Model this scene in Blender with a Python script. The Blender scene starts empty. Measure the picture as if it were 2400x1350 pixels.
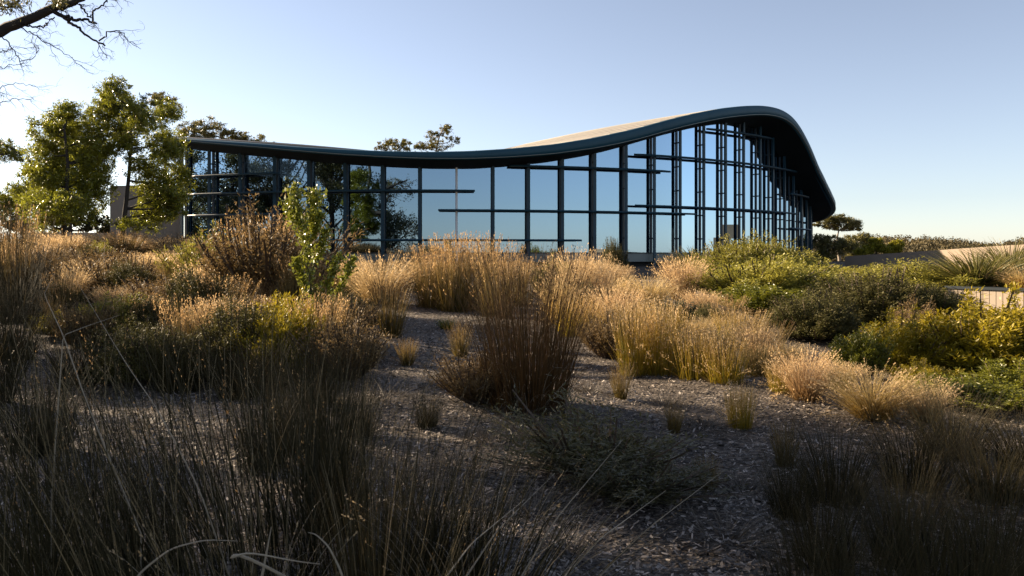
import bpy, math
import numpy as np
from mathutils import Vector

# ------------------------------------------------------------------ camera, sky, sun, exposure
S = bpy.context.scene
COL = S.collection
EYE = 1.65
F, CX, HY = 1866.67, 1200.0, 593.0          # focal length and horizon of the photograph in its own pixels
cam_d = bpy.data.cameras.new('camera')
cam = bpy.data.objects.new('camera', cam_d)
COL.objects.link(cam)
cam.location = (0, 0, EYE)
cam.rotation_euler = (math.pi / 2, 0, 0)
cam_d.sensor_width = 36
cam_d.lens = 28
cam_d.shift_y = -82 / 2400
cam_d.clip_start = 0.05
cam_d.clip_end = 6000
cam_d.dof.use_dof = True
cam_d.dof.focus_distance = 14
cam_d.dof.aperture_fstop = 8
S.camera = cam

SUN_AZ, SUN_EL = 64.0, 21.0                  # degrees to the left of the view, degrees above the horizon
w = bpy.data.worlds.new('World')
S.world = w
w.use_nodes = True
nt = w.node_tree
sky = nt.nodes.new('ShaderNodeTexSky')
sky.sky_type = 'NISHITA'
sky.sun_disc = False
sky.sun_elevation = math.radians(SUN_EL)
sky.sun_rotation = math.radians(-SUN_AZ)
sky.air_density = 0.85
sky.dust_density = 0.25
sky.ozone_density = 1.6
bg = nt.nodes['Background']
bg.inputs['Strength'].default_value = 0.050
hsv = nt.nodes.new('ShaderNodeHueSaturation'); hsv.inputs['Saturation'].default_value = 0.68
wb = nt.nodes.new('ShaderNodeMix'); wb.data_type = 'RGBA'; wb.blend_type = 'MULTIPLY'; wb.inputs[0].default_value = 1.0
wb.inputs[7].default_value = (1.0, 0.985, 1.02, 1)          # the photograph's cool magenta white balance
nt.links.new(sky.outputs[0], hsv.inputs['Color']); nt.links.new(hsv.outputs[0], wb.inputs[6])
nt.links.new(wb.outputs[2], bg.inputs['Color'])
sd = bpy.data.lights.new('sun', 'SUN')
sd.energy = 5.0
sd.angle = math.radians(0.55)
sd.color = (1.0, 0.80, 0.56)
sun = bpy.data.objects.new('sun', sd)
COL.objects.link(sun)
a, e = math.radians(SUN_AZ), math.radians(SUN_EL)
SUNV = Vector((-math.sin(a) * math.cos(e), math.cos(a) * math.cos(e), math.sin(e)))
sun.rotation_euler = SUNV.to_track_quat('Z', 'Y').to_euler()
S.view_settings.view_transform = 'Standard'
S.view_settings.look = 'None'
S.view_settings.exposure = 1.87
S.view_settings.gamma = 1
S.view_settings.use_curve_mapping = False
try:
    S.cycles.max_bounces = 8
    S.cycles.transparent_max_bounces = 12
    S.cycles.use_denoising = True
except Exception:
    pass

# ------------------------------------------------------------------ helpers
def rng(k): return np.random.default_rng(k)

def wp(px, py, Y):
    """photograph pixel at depth Y -> world point"""
    return np.array([(px - CX) / F * Y, Y, EYE + (HY - py) / F * Y])

def ground_z(x, y):
    x = np.asarray(x, float); y = np.asarray(y, float)
    z = 0.024 * np.clip(y, -40, 40)
    z = z + 0.95 * np.exp(-((x + 13.5) / 8.0) ** 2 - ((y - 25) / 8.0) ** 2)
    z = z + 0.18 * np.exp(-((x + 5.5) / 3.5) ** 2 - ((y - 13) / 4.5) ** 2)
    z = z - 0.25 * np.exp(-((x - 7) / 3.0) ** 2 - ((y - 10) / 5.0) ** 2)
    fade = np.exp(-(np.hypot(x, y) / 45) ** 2)
    z = z + fade * (0.035 * np.sin(x * 1.3 + 0.4 * y) + 0.03 * np.sin(y * 1.7 - 0.6 * x + 1.0) + 0.02 * np.sin(3.1 * x + 2.3 * y))
    return z

def gz(x, y): return float(ground_z(x, y))

def link(o, parent=None):
    COL.objects.link(o)
    if parent is not None:
        o.parent = parent
    return o

def tag(o, label=None, cat=None, group=None, kind=None):
    if label: o['label'] = label
    if cat: o['category'] = cat
    if group: o['group'] = group
    if kind: o['kind'] = kind
    return o

def empty(name, loc, rz=0.0):
    o = bpy.data.objects.new(name, None)
    o.empty_display_size = 0.2
    o.location = loc
    o.rotation_euler = (0, 0, rz)
    return link(o)

def mesh(name, V, Fc, mat=None, attrs=None, smooth=False):
    """V (n,3); Fc list of (m,k) integer arrays"""
    if isinstance(Fc, np.ndarray): Fc = [Fc]
    V = np.asarray(V, np.float32)
    me = bpy.data.meshes.new(name)
    me.vertices.add(len(V))
    me.vertices.foreach_set('co', V.ravel())
    loops = np.concatenate([f.ravel() for f in Fc]).astype(np.int32)
    sizes = np.concatenate([np.full(len(f), f.shape[1]) for f in Fc]).astype(np.int32)
    starts = np.concatenate([[0], np.cumsum(sizes)[:-1]]).astype(np.int32)
    me.loops.add(len(loops))
    me.loops.foreach_set('vertex_index', loops)
    me.polygons.add(len(sizes))
    me.polygons.foreach_set('loop_start', starts)
    me.polygons.foreach_set('loop_total', sizes)
    me.polygons.foreach_set('use_smooth', np.full(len(sizes), bool(smooth)))
    for k, v in (attrs or {}).items():
        at = me.attributes.new(k, 'FLOAT', 'POINT')
        at.data.foreach_set('value', np.asarray(v, np.float32))
    if mat: me.materials.append(mat)
    me.update(calc_edges=True)
    me.validate(verbose=False)
    return me

def obj(name, me, parent=None, loc=(0, 0, 0), kind=None):
    o = bpy.data.objects.new(name, me)
    o.location = loc
    if kind: o['kind'] = kind
    return link(o, parent)

class MB:
    """collects plain pieces into one mesh"""
    def __init__(s): s.V = []; s.F = []; s.n = 0
    def add(s, V, F):
        V = np.asarray(V, float)
        s.V.append(V)
        for f in (F if isinstance(F, list) else [F]):
            s.F.append(np.asarray(f) + s.n)
        s.n += len(V)
    def box(s, c, ax, ay, az):
        """c centre, three half-axis vectors"""
        c = np.asarray(c, float); ax, ay, az = map(lambda q: np.asarray(q, float), (ax, ay, az))
        V = [c + i * ax + j * ay + k * az for k in (-1, 1) for j in (-1, 1) for i in (-1, 1)]
        Fq = np.array([[0, 2, 3, 1], [4, 5, 7, 6], [0, 1, 5, 4], [2, 6, 7, 3], [0, 4, 6, 2], [1, 3, 7, 5]])
        s.add(V, Fq)
    def prism8(s, bot, top):
        """four bottom and four top corners"""
        V = np.array(list(bot) + list(top))
        s.add(V, np.array([[0, 3, 2, 1], [4, 5, 6, 7], [0, 1, 5, 4], [1, 2, 6, 5], [2, 3, 7, 6], [3, 0, 4, 7]]))
    def tube(s, pts, rad, n=6):
        pts = np.asarray(pts, float); rad = np.broadcast_to(np.asarray(rad, float), (len(pts),))
        d = np.gradient(pts, axis=0); d /= np.linalg.norm(d, axis=1)[:, None] + 1e-9
        ref = np.array([0.31, 0.17, 0.93]); ref2 = np.array([1.0, 0.2, 0.1])
        u = np.cross(d, ref); bad = np.linalg.norm(u, axis=1) < 0.2
        u[bad] = np.cross(d[bad], ref2)
        u /= np.linalg.norm(u, axis=1)[:, None]; v = np.cross(d, u)
        an = np.arange(n) * 2 * np.pi / n
        V = pts[:, None] + rad[:, None, None] * (np.cos(an)[None, :, None] * u[:, None] + np.sin(an)[None, :, None] * v[:, None])
        i = np.arange(len(pts) - 1)[:, None] * n; j = np.arange(n)[None]; j2 = (j + 1) % n
        Fq = np.stack([i + j, i + j2, i + n + j2, i + n + j], -1).reshape(-1, 4)
        s.add(V.reshape(-1, 3), Fq)
    def mesh(s, name, mat, smooth=False): return mesh(name, np.concatenate(s.V), s.F, mat, None, smooth)
    def build(s, name, mat, parent=None, smooth=False, kind=None): return obj(name, s.mesh(name, mat, smooth), parent, kind=kind)

# ------------------------------------------------------------------ materials
def new_mat(name):
    m = bpy.data.materials.new(name)
    m.use_nodes = True
    return m, m.node_tree.nodes, m.node_tree.links, m.node_tree.nodes['Principled BSDF']

def c4(c): return (c[0], c[1], c[2], 1)
ALB = 0.80                                   # one factor on all plant and mulch albedos

def solid(name, col, rough=0.5, metal=0.0, var=0.15, scale=8.0, bump=0.0, spec=0.5, col2=None):
    m, N, L, P = new_mat(name)
    tc = N.new('ShaderNodeTexCoord')
    nz = N.new('ShaderNodeTexNoise'); nz.inputs['Scale'].default_value = scale; nz.inputs['Detail'].default_value = 6
    L.new(tc.outputs['Object'], nz.inputs['Vector'])
    mx = N.new('ShaderNodeMix'); mx.data_type = 'RGBA'
    c2 = col2 or tuple(c * (1 - var) for c in col)
    mx.inputs[6].default_value = c4(c2); mx.inputs[7].default_value = c4(col)
    L.new(nz.outputs['Fac'], mx.inputs[0])
    L.new(mx.outputs[2], P.inputs['Base Color'])
    P.inputs['Roughness'].default_value = rough
    P.inputs['Metallic'].default_value = metal
    P.inputs['Specular IOR Level'].default_value = spec
    if bump:
        b = N.new('ShaderNodeBump'); b.inputs['Strength'].default_value = bump; b.inputs['Distance'].default_value = 0.02
        L.new(nz.outputs['Fac'], b.inputs['Height']); L.new(b.outputs[0], P.inputs['Normal'])
    return m

def foliage(name, c1, c2, tip=None, tipamt=0.6, trans=0.35, rough=0.5, spec=0.35, objvar=0.25, power=1.5):
    c1, c2 = [tuple(q * ALB for q in c) for c in (c1, c2)]
    if tip: tip = tuple(q * ALB for q in tip)
    # c1..c2 by blade, towards `tip` along the blade (dry ends); thin translucent leaf
    m, N, L, P = new_mat(name)
    at = N.new('ShaderNodeAttribute'); at.attribute_name = 'tone'
    mx = N.new('ShaderNodeMix'); mx.data_type = 'RGBA'
    mx.inputs[6].default_value = c4(c1); mx.inputs[7].default_value = c4(c2)
    L.new(at.outputs['Fac'], mx.inputs[0])
    out = mx.outputs[2]
    if tip:
        al = N.new('ShaderNodeAttribute'); al.attribute_name = 'along'
        pw = N.new('ShaderNodeMath'); pw.operation = 'POWER'; pw.inputs[1].default_value = power
        L.new(al.outputs['Fac'], pw.inputs[0])
        ml = N.new('ShaderNodeMath'); ml.operation = 'MULTIPLY'; ml.inputs[1].default_value = tipamt
        L.new(pw.outputs[0], ml.inputs[0])
        m2 = N.new('ShaderNodeMix'); m2.data_type = 'RGBA'
        L.new(ml.outputs[0], m2.inputs[0]); L.new(out, m2.inputs[6]); m2.inputs[7].default_value = c4(tip)
        out = m2.outputs[2]
    oi = N.new('ShaderNodeObjectInfo')
    mr = N.new('ShaderNodeMapRange')
    mr.inputs[3].default_value = 1 - objvar; mr.inputs[4].default_value = 1 + objvar
    L.new(oi.outputs['Random'], mr.inputs[0])
    hs = N.new('ShaderNodeHueSaturation')
    L.new(mr.outputs[0], hs.inputs['Value']); L.new(out, hs.inputs['Color'])
    out = hs.outputs[0]
    L.new(out, P.inputs['Base Color'])
    P.inputs['Roughness'].default_value = rough
    P.inputs['Specular IOR Level'].default_value = spec
    tr = N.new('ShaderNodeBsdfTranslucent'); L.new(out, tr.inputs['Color'])
    ms = N.new('ShaderNodeMixShader'); ms.inputs[0].default_value = trans
    L.new(P.outputs[0], ms.inputs[1]); L.new(tr.outputs[0], ms.inputs[2])
    L.new(ms.outputs[0], N['Material Output'].inputs['Surface'])
    return m

M = {}
M['steel'] = solid('painted_steel', (0.010, 0.042, 0.066), 0.45, 0, 0.25, 1.5, spec=0.3)
M['steel_dark'] = solid('dark_steel', (0.012, 0.020, 0.027), 0.45, 0, 0.2, 2)
M['fascia'] = solid('fascia_paint', (0.010, 0.062, 0.096), 0.5, 0, 0.3, 0.5, spec=0.3)
M['soffit'] = solid('soffit_lining', (0.010, 0.013, 0.014), 0.75, 0, 0.3, 0.7, spec=0.2)
M['roof'] = solid('roof_sheet', (0.20, 0.178, 0.15), 0.6, 0, 0.3, 0.5)
M['pale_post'] = solid('light_grey_steel', (0.62, 0.62, 0.62), 0.4, 0, 0.1, 3)  # even light grey, used on a single post
M['sill'] = solid('sill_sheet', (0.16, 0.18, 0.17), 0.5, 0, 0.12, 2)
M['concrete'] = solid('concrete', (0.24, 0.215, 0.18), 0.85, 0, 0.25, 1.3, bump=0.2)
M['concrete_warm'] = solid('warm_concrete', (0.36, 0.29, 0.22), 0.85, 0, 0.18, 1.3, bump=0.15)
M['ramp'] = solid('weathered_concrete', (0.26, 0.205, 0.155), 0.9, 0, 0.35, 0.9, bump=0.2)
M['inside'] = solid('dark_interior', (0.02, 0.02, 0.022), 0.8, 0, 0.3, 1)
M['stone'] = solid('brown_stone', (0.065, 0.05, 0.038), 0.9, 0, 0.5, 2.5, bump=0.6)
M['bark'] = solid('grey_bark', (0.10, 0.085, 0.07), 0.85, 0, 0.5, 6, bump=0.5)
M['bark_pale'] = solid('pale_bark', (0.30, 0.25, 0.20), 0.8, 0, 0.5, 5, bump=0.4)
M['bark_dark'] = solid('dark_bark', (0.035, 0.028, 0.022), 0.85, 0, 0.5, 6, bump=0.5)
M['soil'] = solid('dry_soil', (0.16, 0.12, 0.085), 0.95, 0, 0.45, 3, bump=0.5)

def glass_mat():
    m, N, L, P = new_mat('reflective_glass')
    N.remove(P)
    gl = N.new('ShaderNodeBsdfGlossy'); gl.inputs['Roughness'].default_value = 0.0
    gl.inputs['Color'].default_value = (0.30, 0.43, 0.57, 1)
    tr = N.new('ShaderNodeBsdfTransparent'); tr.inputs['Color'].default_value = (0.30, 0.34, 0.36, 1)
    lw = N.new('ShaderNodeLayerWeight'); lw.inputs['Blend'].default_value = 0.35
    mr = N.new('ShaderNodeMapRange'); mr.inputs[3].default_value = 0.62; mr.inputs[4].default_value = 1.0
    L.new(lw.outputs['Fresnel'], mr.inputs[0])
    ms = N.new('ShaderNodeMixShader')
    L.new(mr.outputs[0], ms.inputs[0]); L.new(tr.outputs[0], ms.inputs[1]); L.new(gl.outputs[0], ms.inputs[2])
    L.new(ms.outputs[0], N['Material Output'].inputs['Surface'])
    return m
M['glass'] = glass_mat()

def mulch_mat():
    m, N, L, P = new_mat('bark_mulch')
    tc = N.new('ShaderNodeTexCoord')
    vo = N.new('ShaderNodeTexVoronoi'); vo.inputs['Scale'].default_value = 30; vo.inputs['Randomness'].default_value = 1
    mp = N.new('ShaderNodeMapping'); mp.inputs['Scale'].default_value = (1, 1.8, 1); mp.inputs['Rotation'].default_value = (0, 0, 0.6)
    L.new(tc.outputs['Object'], mp.inputs[0]); L.new(mp.outputs[0], vo.inputs['Vector'])
    nz = N.new('ShaderNodeTexNoise'); nz.inputs['Scale'].default_value = 1.1; nz.inputs['Detail'].default_value = 8
    L.new(tc.outputs['Object'], nz.inputs['Vector'])
    sep = N.new('ShaderNodeSeparateColor'); L.new(vo.outputs['Color'], sep.inputs[0])
    rp = N.new('ShaderNodeValToRGB')
    rp.color_ramp.elements[0].color = (0.018, 0.013, 0.010, 1); rp.color_ramp.elements[1].color = (0.24, 0.20, 0.16, 1)
    el = rp.color_ramp.elements.new(0.55); el.color = (0.075, 0.058, 0.043, 1)
    L.new(sep.outputs[0], rp.inputs[0])
    mx = N.new('ShaderNodeMix'); mx.data_type = 'RGBA'; mx.blend_type = 'MULTIPLY'; mx.inputs[0].default_value = 0.8
    r2 = N.new('ShaderNodeValToRGB'); r2.color_ramp.elements[0].position = 0.3; r2.color_ramp.elements[1].position = 0.7
    r2.color_ramp.elements[0].color = (0.55, 0.5, 0.45, 1); r2.color_ramp.elements[1].color = (1, 1, 1, 1)
    L.new(nz.outputs['Fac'], r2.inputs[0]); L.new(rp.outputs[0], mx.inputs[6]); L.new(r2.outputs[0], mx.inputs[7])
    L.new(mx.outputs[2], P.inputs['Base Color']); P.inputs['Roughness'].default_value = 0.9
    b = N.new('ShaderNodeBump'); b.inputs['Strength'].default_value = 0.7; b.inputs['Distance'].default_value = 0.03
    L.new(vo.outputs['Distance'], b.inputs['Height']); L.new(b.outputs[0], P.inputs['Normal'])
    return m
M['mulch'] = mulch_mat()

# ------------------------------------------------------------------ ground and hills
def build_ground():
    rad = np.concatenate([[0.0], np.geomspace(0.6, 60, 110), np.geomspace(64, 3500, 40)])
    na = 220
    an = np.arange(na) * 2 * np.pi / na
    X = rad[:, None] * np.sin(an); Y = rad[:, None] * np.cos(an)
    Z = ground_z(X, Y)
    Z = np.where(rad[:, None] > 70, Z - 0.01 * (rad[:, None] - 70).clip(0, 300), Z)
    V = np.stack([X, Y, Z], -1).reshape(-1, 3)
    i = np.arange(len(rad) - 1)[:, None] * na; j = np.arange(na)[None]; j2 = (j + 1) % na
    Fq = np.stack([i + j2, i + j, i + na + j, i + na + j2], -1).reshape(-1, 4)
    o = obj('ground', mesh('ground', V, Fq, M['mulch'], smooth=True))
    tag(o, kind='structure')
build_ground()

def build_chips():
    r = rng(11)
    n = 150000
    Y = 2.6 + (r.random(n) ** 1.5) * 17
    X = (r.random(n) * 2 - 1) * (0.62 * Y + 0.6)
    Z = ground_z(X, Y) + 0.004 + r.random(n) * 0.018
    L = 0.007 + 0.020 * r.random(n) ** 1.8
    Wd = L * (0.16 + 0.3 * r.random(n))
    az = r.random(n) * 2 * np.pi
    ti = r.normal(0, 0.28, n); t2 = r.normal(0, 0.45, n)
    u = np.stack([np.cos(az) * np.cos(ti), np.sin(az) * np.cos(ti), np.sin(ti)], -1)
    v = np.stack([-np.sin(az) * np.cos(t2), np.cos(az) * np.cos(t2), np.sin(t2)], -1)
    C = np.stack([X, Y, Z], -1)
    V = np.stack([C - u * L[:, None] - v * Wd[:, None], C + u * L[:, None] - v * Wd[:, None] * 0.6,
                  C + u * L[:, None] * 0.9 + v * Wd[:, None], C - u * L[:, None] + v * Wd[:, None] * 0.7], 1).reshape(-1, 3)
    Fq = np.arange(n * 4).reshape(-1, 4)
    tone = np.repeat(r.random(n) ** 2.0, 4)
    m = foliage('wood_chips', (0.020, 0.015, 0.011), (0.55, 0.47, 0.40), None, trans=0.0, rough=0.6, spec=0.4, objvar=0)
    o = obj('wood_chip_mulch', mesh('wood_chip_mulch', V, Fq, m, {'tone': tone}))
    tag(o, 'pale wood chip mulch scattered over the sloping garden bed', 'mulch', kind='stuff')
build_chips()

# ------------------------------------------------------------------ the pavilion
DC, R, RC = 65.3, 26.93, 27.2
ac = math.atan(-130 / F)
CXY = np.array([DC * math.sin(ac), DC * math.cos(ac)])
RE = 28.72

def theta_of(px, rad, far=False):
    k = (px - CX) / F
    A = k * k + 1; B = -2 * (k * CXY[0] + CXY[1]); Cc = CXY @ CXY - rad * rad
    disc = max(B * B - 4 * A * Cc, 0.0)
    Y = (-B + (1 if far else -1) * math.sqrt(disc)) / (2 * A)
    X = k * Y
    return math.atan2(X - CXY[0], CXY[1] - Y), Y

def pol(th, r, z=0.0): return np.array([CXY[0] + r * math.sin(th), CXY[1] - r * math.cos(th), z])

rim_px = [(360, 315), (410, 322), (500, 329), (600, 336), (700, 344), (800, 350), (900, 354), (1000, 356), (1100, 354), (1200, 348), (1300, 338),
          (1400, 322), (1500, 300), (1550, 286), (1600, 273), (1650, 262), (1700, 253), (1750, 248), (1790, 247), (1815, 250), (1840, 258), (1860, 273),
          (1878, 297), (1898, 335), (1920, 389), (1940, 430), (1952, 455), (1957.5, 468)]
th_r, z_r = [], []
for px, py in rim_px:
    t, Y = theta_of(px, RE); th_r.append(t); z_r.append(EYE + (HY - py) / F * Y)
for px, py in [(1955, 484), (1940, 497), (1915, 507)]:
    t, Y = theta_of(px, RE, True); th_r.append(t); z_r.append(EYE + (HY - py) / F * Y)
th_r += [math.radians(115), math.radians(150), math.radians(215)]; z_r += [4.6, 5.0, 6.5]
TH0, TH1 = th_r[0], math.radians(205)
_g = np.linspace(TH0 - 0.02, math.radians(214), 1600)
_z = np.interp(_g, th_r, z_r)
_k = np.exp(-np.linspace(-2, 2, 27) ** 2); _k /= _k.sum()
_z = np.convolve(np.pad(_z, 13, mode='edge'), _k, 'valid')
def z_rim(th): return np.interp(th, _g, _z)
HUB = EYE + 7.7
def roof_top(t, th):
    """t = radius / RE"""
    bul = 0.28 * np.exp(-((np.degrees(th) - 35) / 8.0) ** 2) + 0.25 * np.exp(-((np.degrees(th) + 36) / 14.0) ** 2)
    return z_rim(th) * t + HUB * (1 - t) + bul * np.sin(np.pi * np.clip(1 - t, 0, 1)) * np.exp(-((1 - t) * 1.2) ** 2)
_fdth = [theta_of(p, RE)[0] for p in (360, 500, 700, 1000, 1238, 1450, 1700, 1950)]
def fd(th): return np.interp(th, _fdth, (0.18, 0.20, 0.25, 0.36, 0.47, 0.58, 0.56, 0.50))
def soffit_z(r, th):
    t = r / RE
    return roof_top(t, th) - fd(th) + 0.015 - np.interp(np.degrees(th), (6, 22), (0.44, 0.24)) * np.clip((1 - t) / (1 - R / RE), 0, 1)

bld = empty('glass_pavilion', (CXY[0], CXY[1], 0.9))
tag(bld, 'long curved glass pavilion under a dark wave shaped roof', 'building')
OFF = -np.array([CXY[0], CXY[1], 0.9])
def bpart(name, mb, mat, parent=bld, smooth=False, kind=None):
    """mesh made in world coordinates, hung on the building"""
    V = np.concatenate(mb.V) + OFF
    return obj(name, mesh(name, V, mb.F, mat, None, smooth), parent, kind=kind)

def sweep(prof, nth=420, th0=TH0, th1=TH1):
    """prof(th array) -> list of (radius, z) arrays"""
    th = np.linspace(th0, th1, nth)
    P = [np.stack([CXY[0] + r_ * np.sin(th), CXY[1] - r_ * np.cos(th), z_ + 0 * th], -1) for r_, z_ in prof(th)]
    V = np.stack(P, 1); k = V.shape[1]
    i = np.arange(nth - 1)[:, None] * k; j = np.arange(k - 1)[None]
    Fq = np.stack([i + j, i + k + j, i + k + j + 1, i + j + 1], -1).reshape(-1, 4)
    return V.reshape(-1, 3), Fq

def rz(rr, dz): return lambda th: (np.full_like(th, rr), z_rim(th) + dz * (fd(th) / 0.575 if dz < 0 else 1.0))
mb = MB()
mb.add(*sweep(lambda th: [(np.full_like(th, t * RE), roof_top(t, th)) for t in np.concatenate([np.linspace(0.02, 0.9, 26), [0.95, 0.988]])]))
roof = bpart('roof', mb, M['roof'], smooth=True)
mb = MB()
pr = [(-0.345, 0.012), (-0.22, 0.03), (-0.10, 0.0), (-0.03, -0.06), (0.0, -0.16), (0.0, -0.34), (-0.02, -0.42), (-0.06, -0.47), (-0.06, -0.50), (-0.12, -0.55), (-0.30, -0.575)]
mb.add(*sweep(lambda th: [rz(RE + a_, b_)(th) for a_, b_ in pr]))
bpart('fascia', mb, M['fascia'], roof, smooth=True)
thp = np.arange(TH0, TH1, math.radians(3.87 * 1.5))
for k in range(len(thp) - 1):
    if thp[k] > math.radians(75): break
    mb = MB()
    mb.add(*sweep(lambda th: [rz(RE + 0.012 + a_, b_)(th) for a_, b_ in pr[3:8]], 22, thp[k] + 0.00035, thp[k + 1] - 0.00035))
    bpart('fascia_panel', mb, M['fascia'], roof, smooth=True)
mb = MB()
mb.add(*sweep(lambda th: [(np.full_like(th, RE - 0.06), z_rim(th) - fd(th) + 0.087), (np.full_like(th, RE + 0.024), z_rim(th) - fd(th) + 0.080), (np.full_like(th, RE + 0.024), z_rim(th) - fd(th) + 0.055), (np.full_like(th, RE - 0.07), z_rim(th) - fd(th) + 0.050)]))
bpart('drip_edge', mb, M['sill'], roof)
mb = MB()
mb.add(*sweep(lambda th: [(np.full_like(th, r_), soffit_z(r_, th)) for r_ in (RE - 0.13, RE - 0.8, R, R - 1, R - 4, 16, 8, 1)]))
bpart('soffit', mb, M['soffit'], roof, smooth=True)
mb = MB()                                                                # close the cut left end of the roof
rr = np.linspace(1, RE - 0.02, 30)
tp = np.array([pol(TH0, r_, float(roof_top(r_ / RE, TH0))) for r_ in rr]); bt = np.array([pol(TH0, r_, float(soffit_z(r_, TH0))) for r_ in rr])
i = np.arange(29)
mb.add(np.concatenate([tp, bt]), np.stack([i, i + 1, i + 31, i + 30], -1))
bpart('roof_end', mb, M['fascia'], roof)
mb = MB()
for d in np.arange(math.degrees(TH0) + 1.2, 60, 1.9):                    # standing seams
    th = math.radians(d)
    for t0, t1 in zip(np.linspace(0.35, 0.985, 14)[:-1], np.linspace(0.35, 0.985, 14)[1:]):
        p, q = pol(th, t0 * RE, float(roof_top(t0, th))), pol(th, t1 * RE, float(roof_top(t1, th)))
        s_ = np.array([math.cos(th), math.sin(th), 0]) * 0.02
        up = np.array([0, 0, 0.018])
        mb.prism8([p - s_, p + s_, q + s_, q - s_], [p - s_ + up, p + s_ + up, q + s_ + up, q - s_ + up])
bpart('standing_seams', mb, M['roof'], roof, kind='stuff')

cols_px = [427, 491, 563, 644, 724, 809, 896.5, 983.5, 1070, 1155.5, 1238.5, 1318, 1393.5, 1467, 1533, 1593.5, 1649, 1700, 1742.5, 1781.5, 1811.5, 1838.5, 1860, 1878, 1891, 1900]
cols_th = [theta_of(px, RC)[0] for px in cols_px]
while cols_th[-1] < math.radians(100): cols_th.append(cols_th[-1] + math.radians(3.87))
ZS = EYE                                                                 # glass base
r0 = rng(5)
for k, th in enumerate(cols_th):
    rad = np.array([math.sin(th), -math.cos(th), 0]); tan = np.array([math.cos(th), math.sin(th), 0])
    pale = abs(th - theta_of(1070, RC)[0]) < 1e-4
    zt = float(soffit_z(RC, th)) + 0.03
    zb = 0.75
    mb = MB()
    if pale: mb.tube([pol(th, RC, zb), pol(th, RC, (zb + zt) / 2), pol(th, RC, zt)], 0.055, 10)
    else:
        mb.box(pol(th, RC + 0.05, (zb + zt) / 2), tan * 0.075, rad * 0.010, (0, 0, (zt - zb) / 2))
        mb.box(pol(th, RC - 0.02, (zb + zt) / 2), tan * 0.026, rad * 0.058, (0, 0, (zt - zb) / 2))
    post = bpart('post', mb, M['pale_post'] if pale else M['steel'])
    if pale: post['label'] = 'pale round steel post among the dark posts'
    z = ZS + 0.75
    while z < zt - 0.4:
        mb = MB()
        mb.box(pol(th, (R + 0.05 + RC - 0.081) / 2, z), tan * 0.018, rad * ((RC - 0.081 - R - 0.05) / 2), (0, 0, 0.035))
        bpart('bracket', mb, M['steel_dark'], post)
        z += 1.25
    zt = float(soffit_z(R, th)) + 0.02
    mb = MB()
    mb.box(pol(th, R - 0.02, (ZS + zt) / 2), tan * 0.055, rad * 0.07, (0, 0, (zt - ZS) / 2))
    bpart('mullion', mb, M['steel_dark'])
for a_, b_ in zip(cols_th[:-1], cols_th[1:]):
    pa, pb = pol(a_, R - 0.012), pol(b_, R - 0.012)
    d = (pb - pa) / np.linalg.norm(pb - pa); nrm = np.array([d[1], -d[0], 0])
    pa = pa + d * 0.056; pb = pb - d * 0.056
    til = r0.normal(0, 0.0012, 2)
    za, zb_ = float(soffit_z(R, a_)) + 0.01, float(soffit_z(R, b_)) + 0.01
    o1 = nrm * (0.012 + til[0]); o2 = nrm * (0.012 + til[1])
    mb = MB()
    Z = lambda p, z: np.array([p[0], p[1], z])
    mb.prism8([Z(pa - o1 + nrm * til[0], ZS + 0.03), Z(pb - o2 + nrm * til[1], ZS + 0.03), Z(pb + o2, ZS + 0.03), Z(pa + o1, ZS + 0.03)],
              [Z(pa - o1, za), Z(pb - o2, zb_), Z(pb + o2, zb_), Z(pa + o1, za)])
    bpart('pane', mb, M['glass'])
    mb = MB()
    mid = (pa + pb) / 2; hl = np.linalg.norm(pb - pa) / 2
    mb.box(Z(mid, ZS - 0.235), d * (hl + 0.05), nrm * 0.05, (0, 0, 0.205))
    sp = bpart('sill_panel', mb, M['sill'])
    mb = MB()
    mb.box(Z(mid + nrm * 0.02, ZS), d * (hl + 0.055), nrm * 0.06, (0, 0, 0.027))
    bpart('sill_rail', mb, M['steel_dark'], sp)
    mb = MB()
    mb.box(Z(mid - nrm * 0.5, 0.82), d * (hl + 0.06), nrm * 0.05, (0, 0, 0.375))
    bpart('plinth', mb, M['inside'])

bars = [(441, 655, 445, 414), (441, 1113, 1070, 446.5), (441, 650, 500, 504), (1027, 1631, 1240, 493.5), (770, 1363, 1070, 562.5),
        (1195, 1571, 1400, 394), (1488, 1874, 1700, 378), (1658, 1811, 1740, 313), (1490, 1868, 1700, 489), (1853, 1895, 1875, 458), (1854, 1899, 1880, 537)]
for x0, x1, xr, yr in bars:
    rb = RC + 0.16
    t0, t1 = theta_of(x0, rb)[0], theta_of(x1, rb)[0]
    zz = EYE + (HY - yr) / F * theta_of(xr, rb)[1]
    n = max(8, int((t1 - t0) / 0.02))
    th = np.linspace(t0, t1, n)
    r_in, r_out = np.full(n, RC + 0.07), np.full(n, RC + 0.34)
    r_out[0] -= 0.12; r_out[-1] -= 0.12
    Vp = []
    for rr_, dz in ((r_in, -0.05), (r_in, 0.05), (r_out - 0.02, 0.035), (r_out, 0.0), (r_out - 0.02, -0.05)):
        Vp.append(np.stack([CXY[0] + rr_ * np.sin(th), CXY[1] - rr_ * np.cos(th), np.full(n, zz + dz)], -1))
    V = np.stack(Vp, 1); k = 5
    i = np.arange(n - 1)[:, None] * k; j = np.arange(k)[None]; j2 = (j + 1) % k
    mb = MB()
    mb.add(V.reshape(-1, 3), [np.stack([i + j, i + j2, i + k + j2, i + k + j], -1).reshape(-1, 4), np.array([[0, 1, 2, 3, 4]]), np.array([[0, 1, 2, 3, 4]]) + (n - 1) * k])
    bpart('sunshade_blade', mb, M['steel'])
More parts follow.
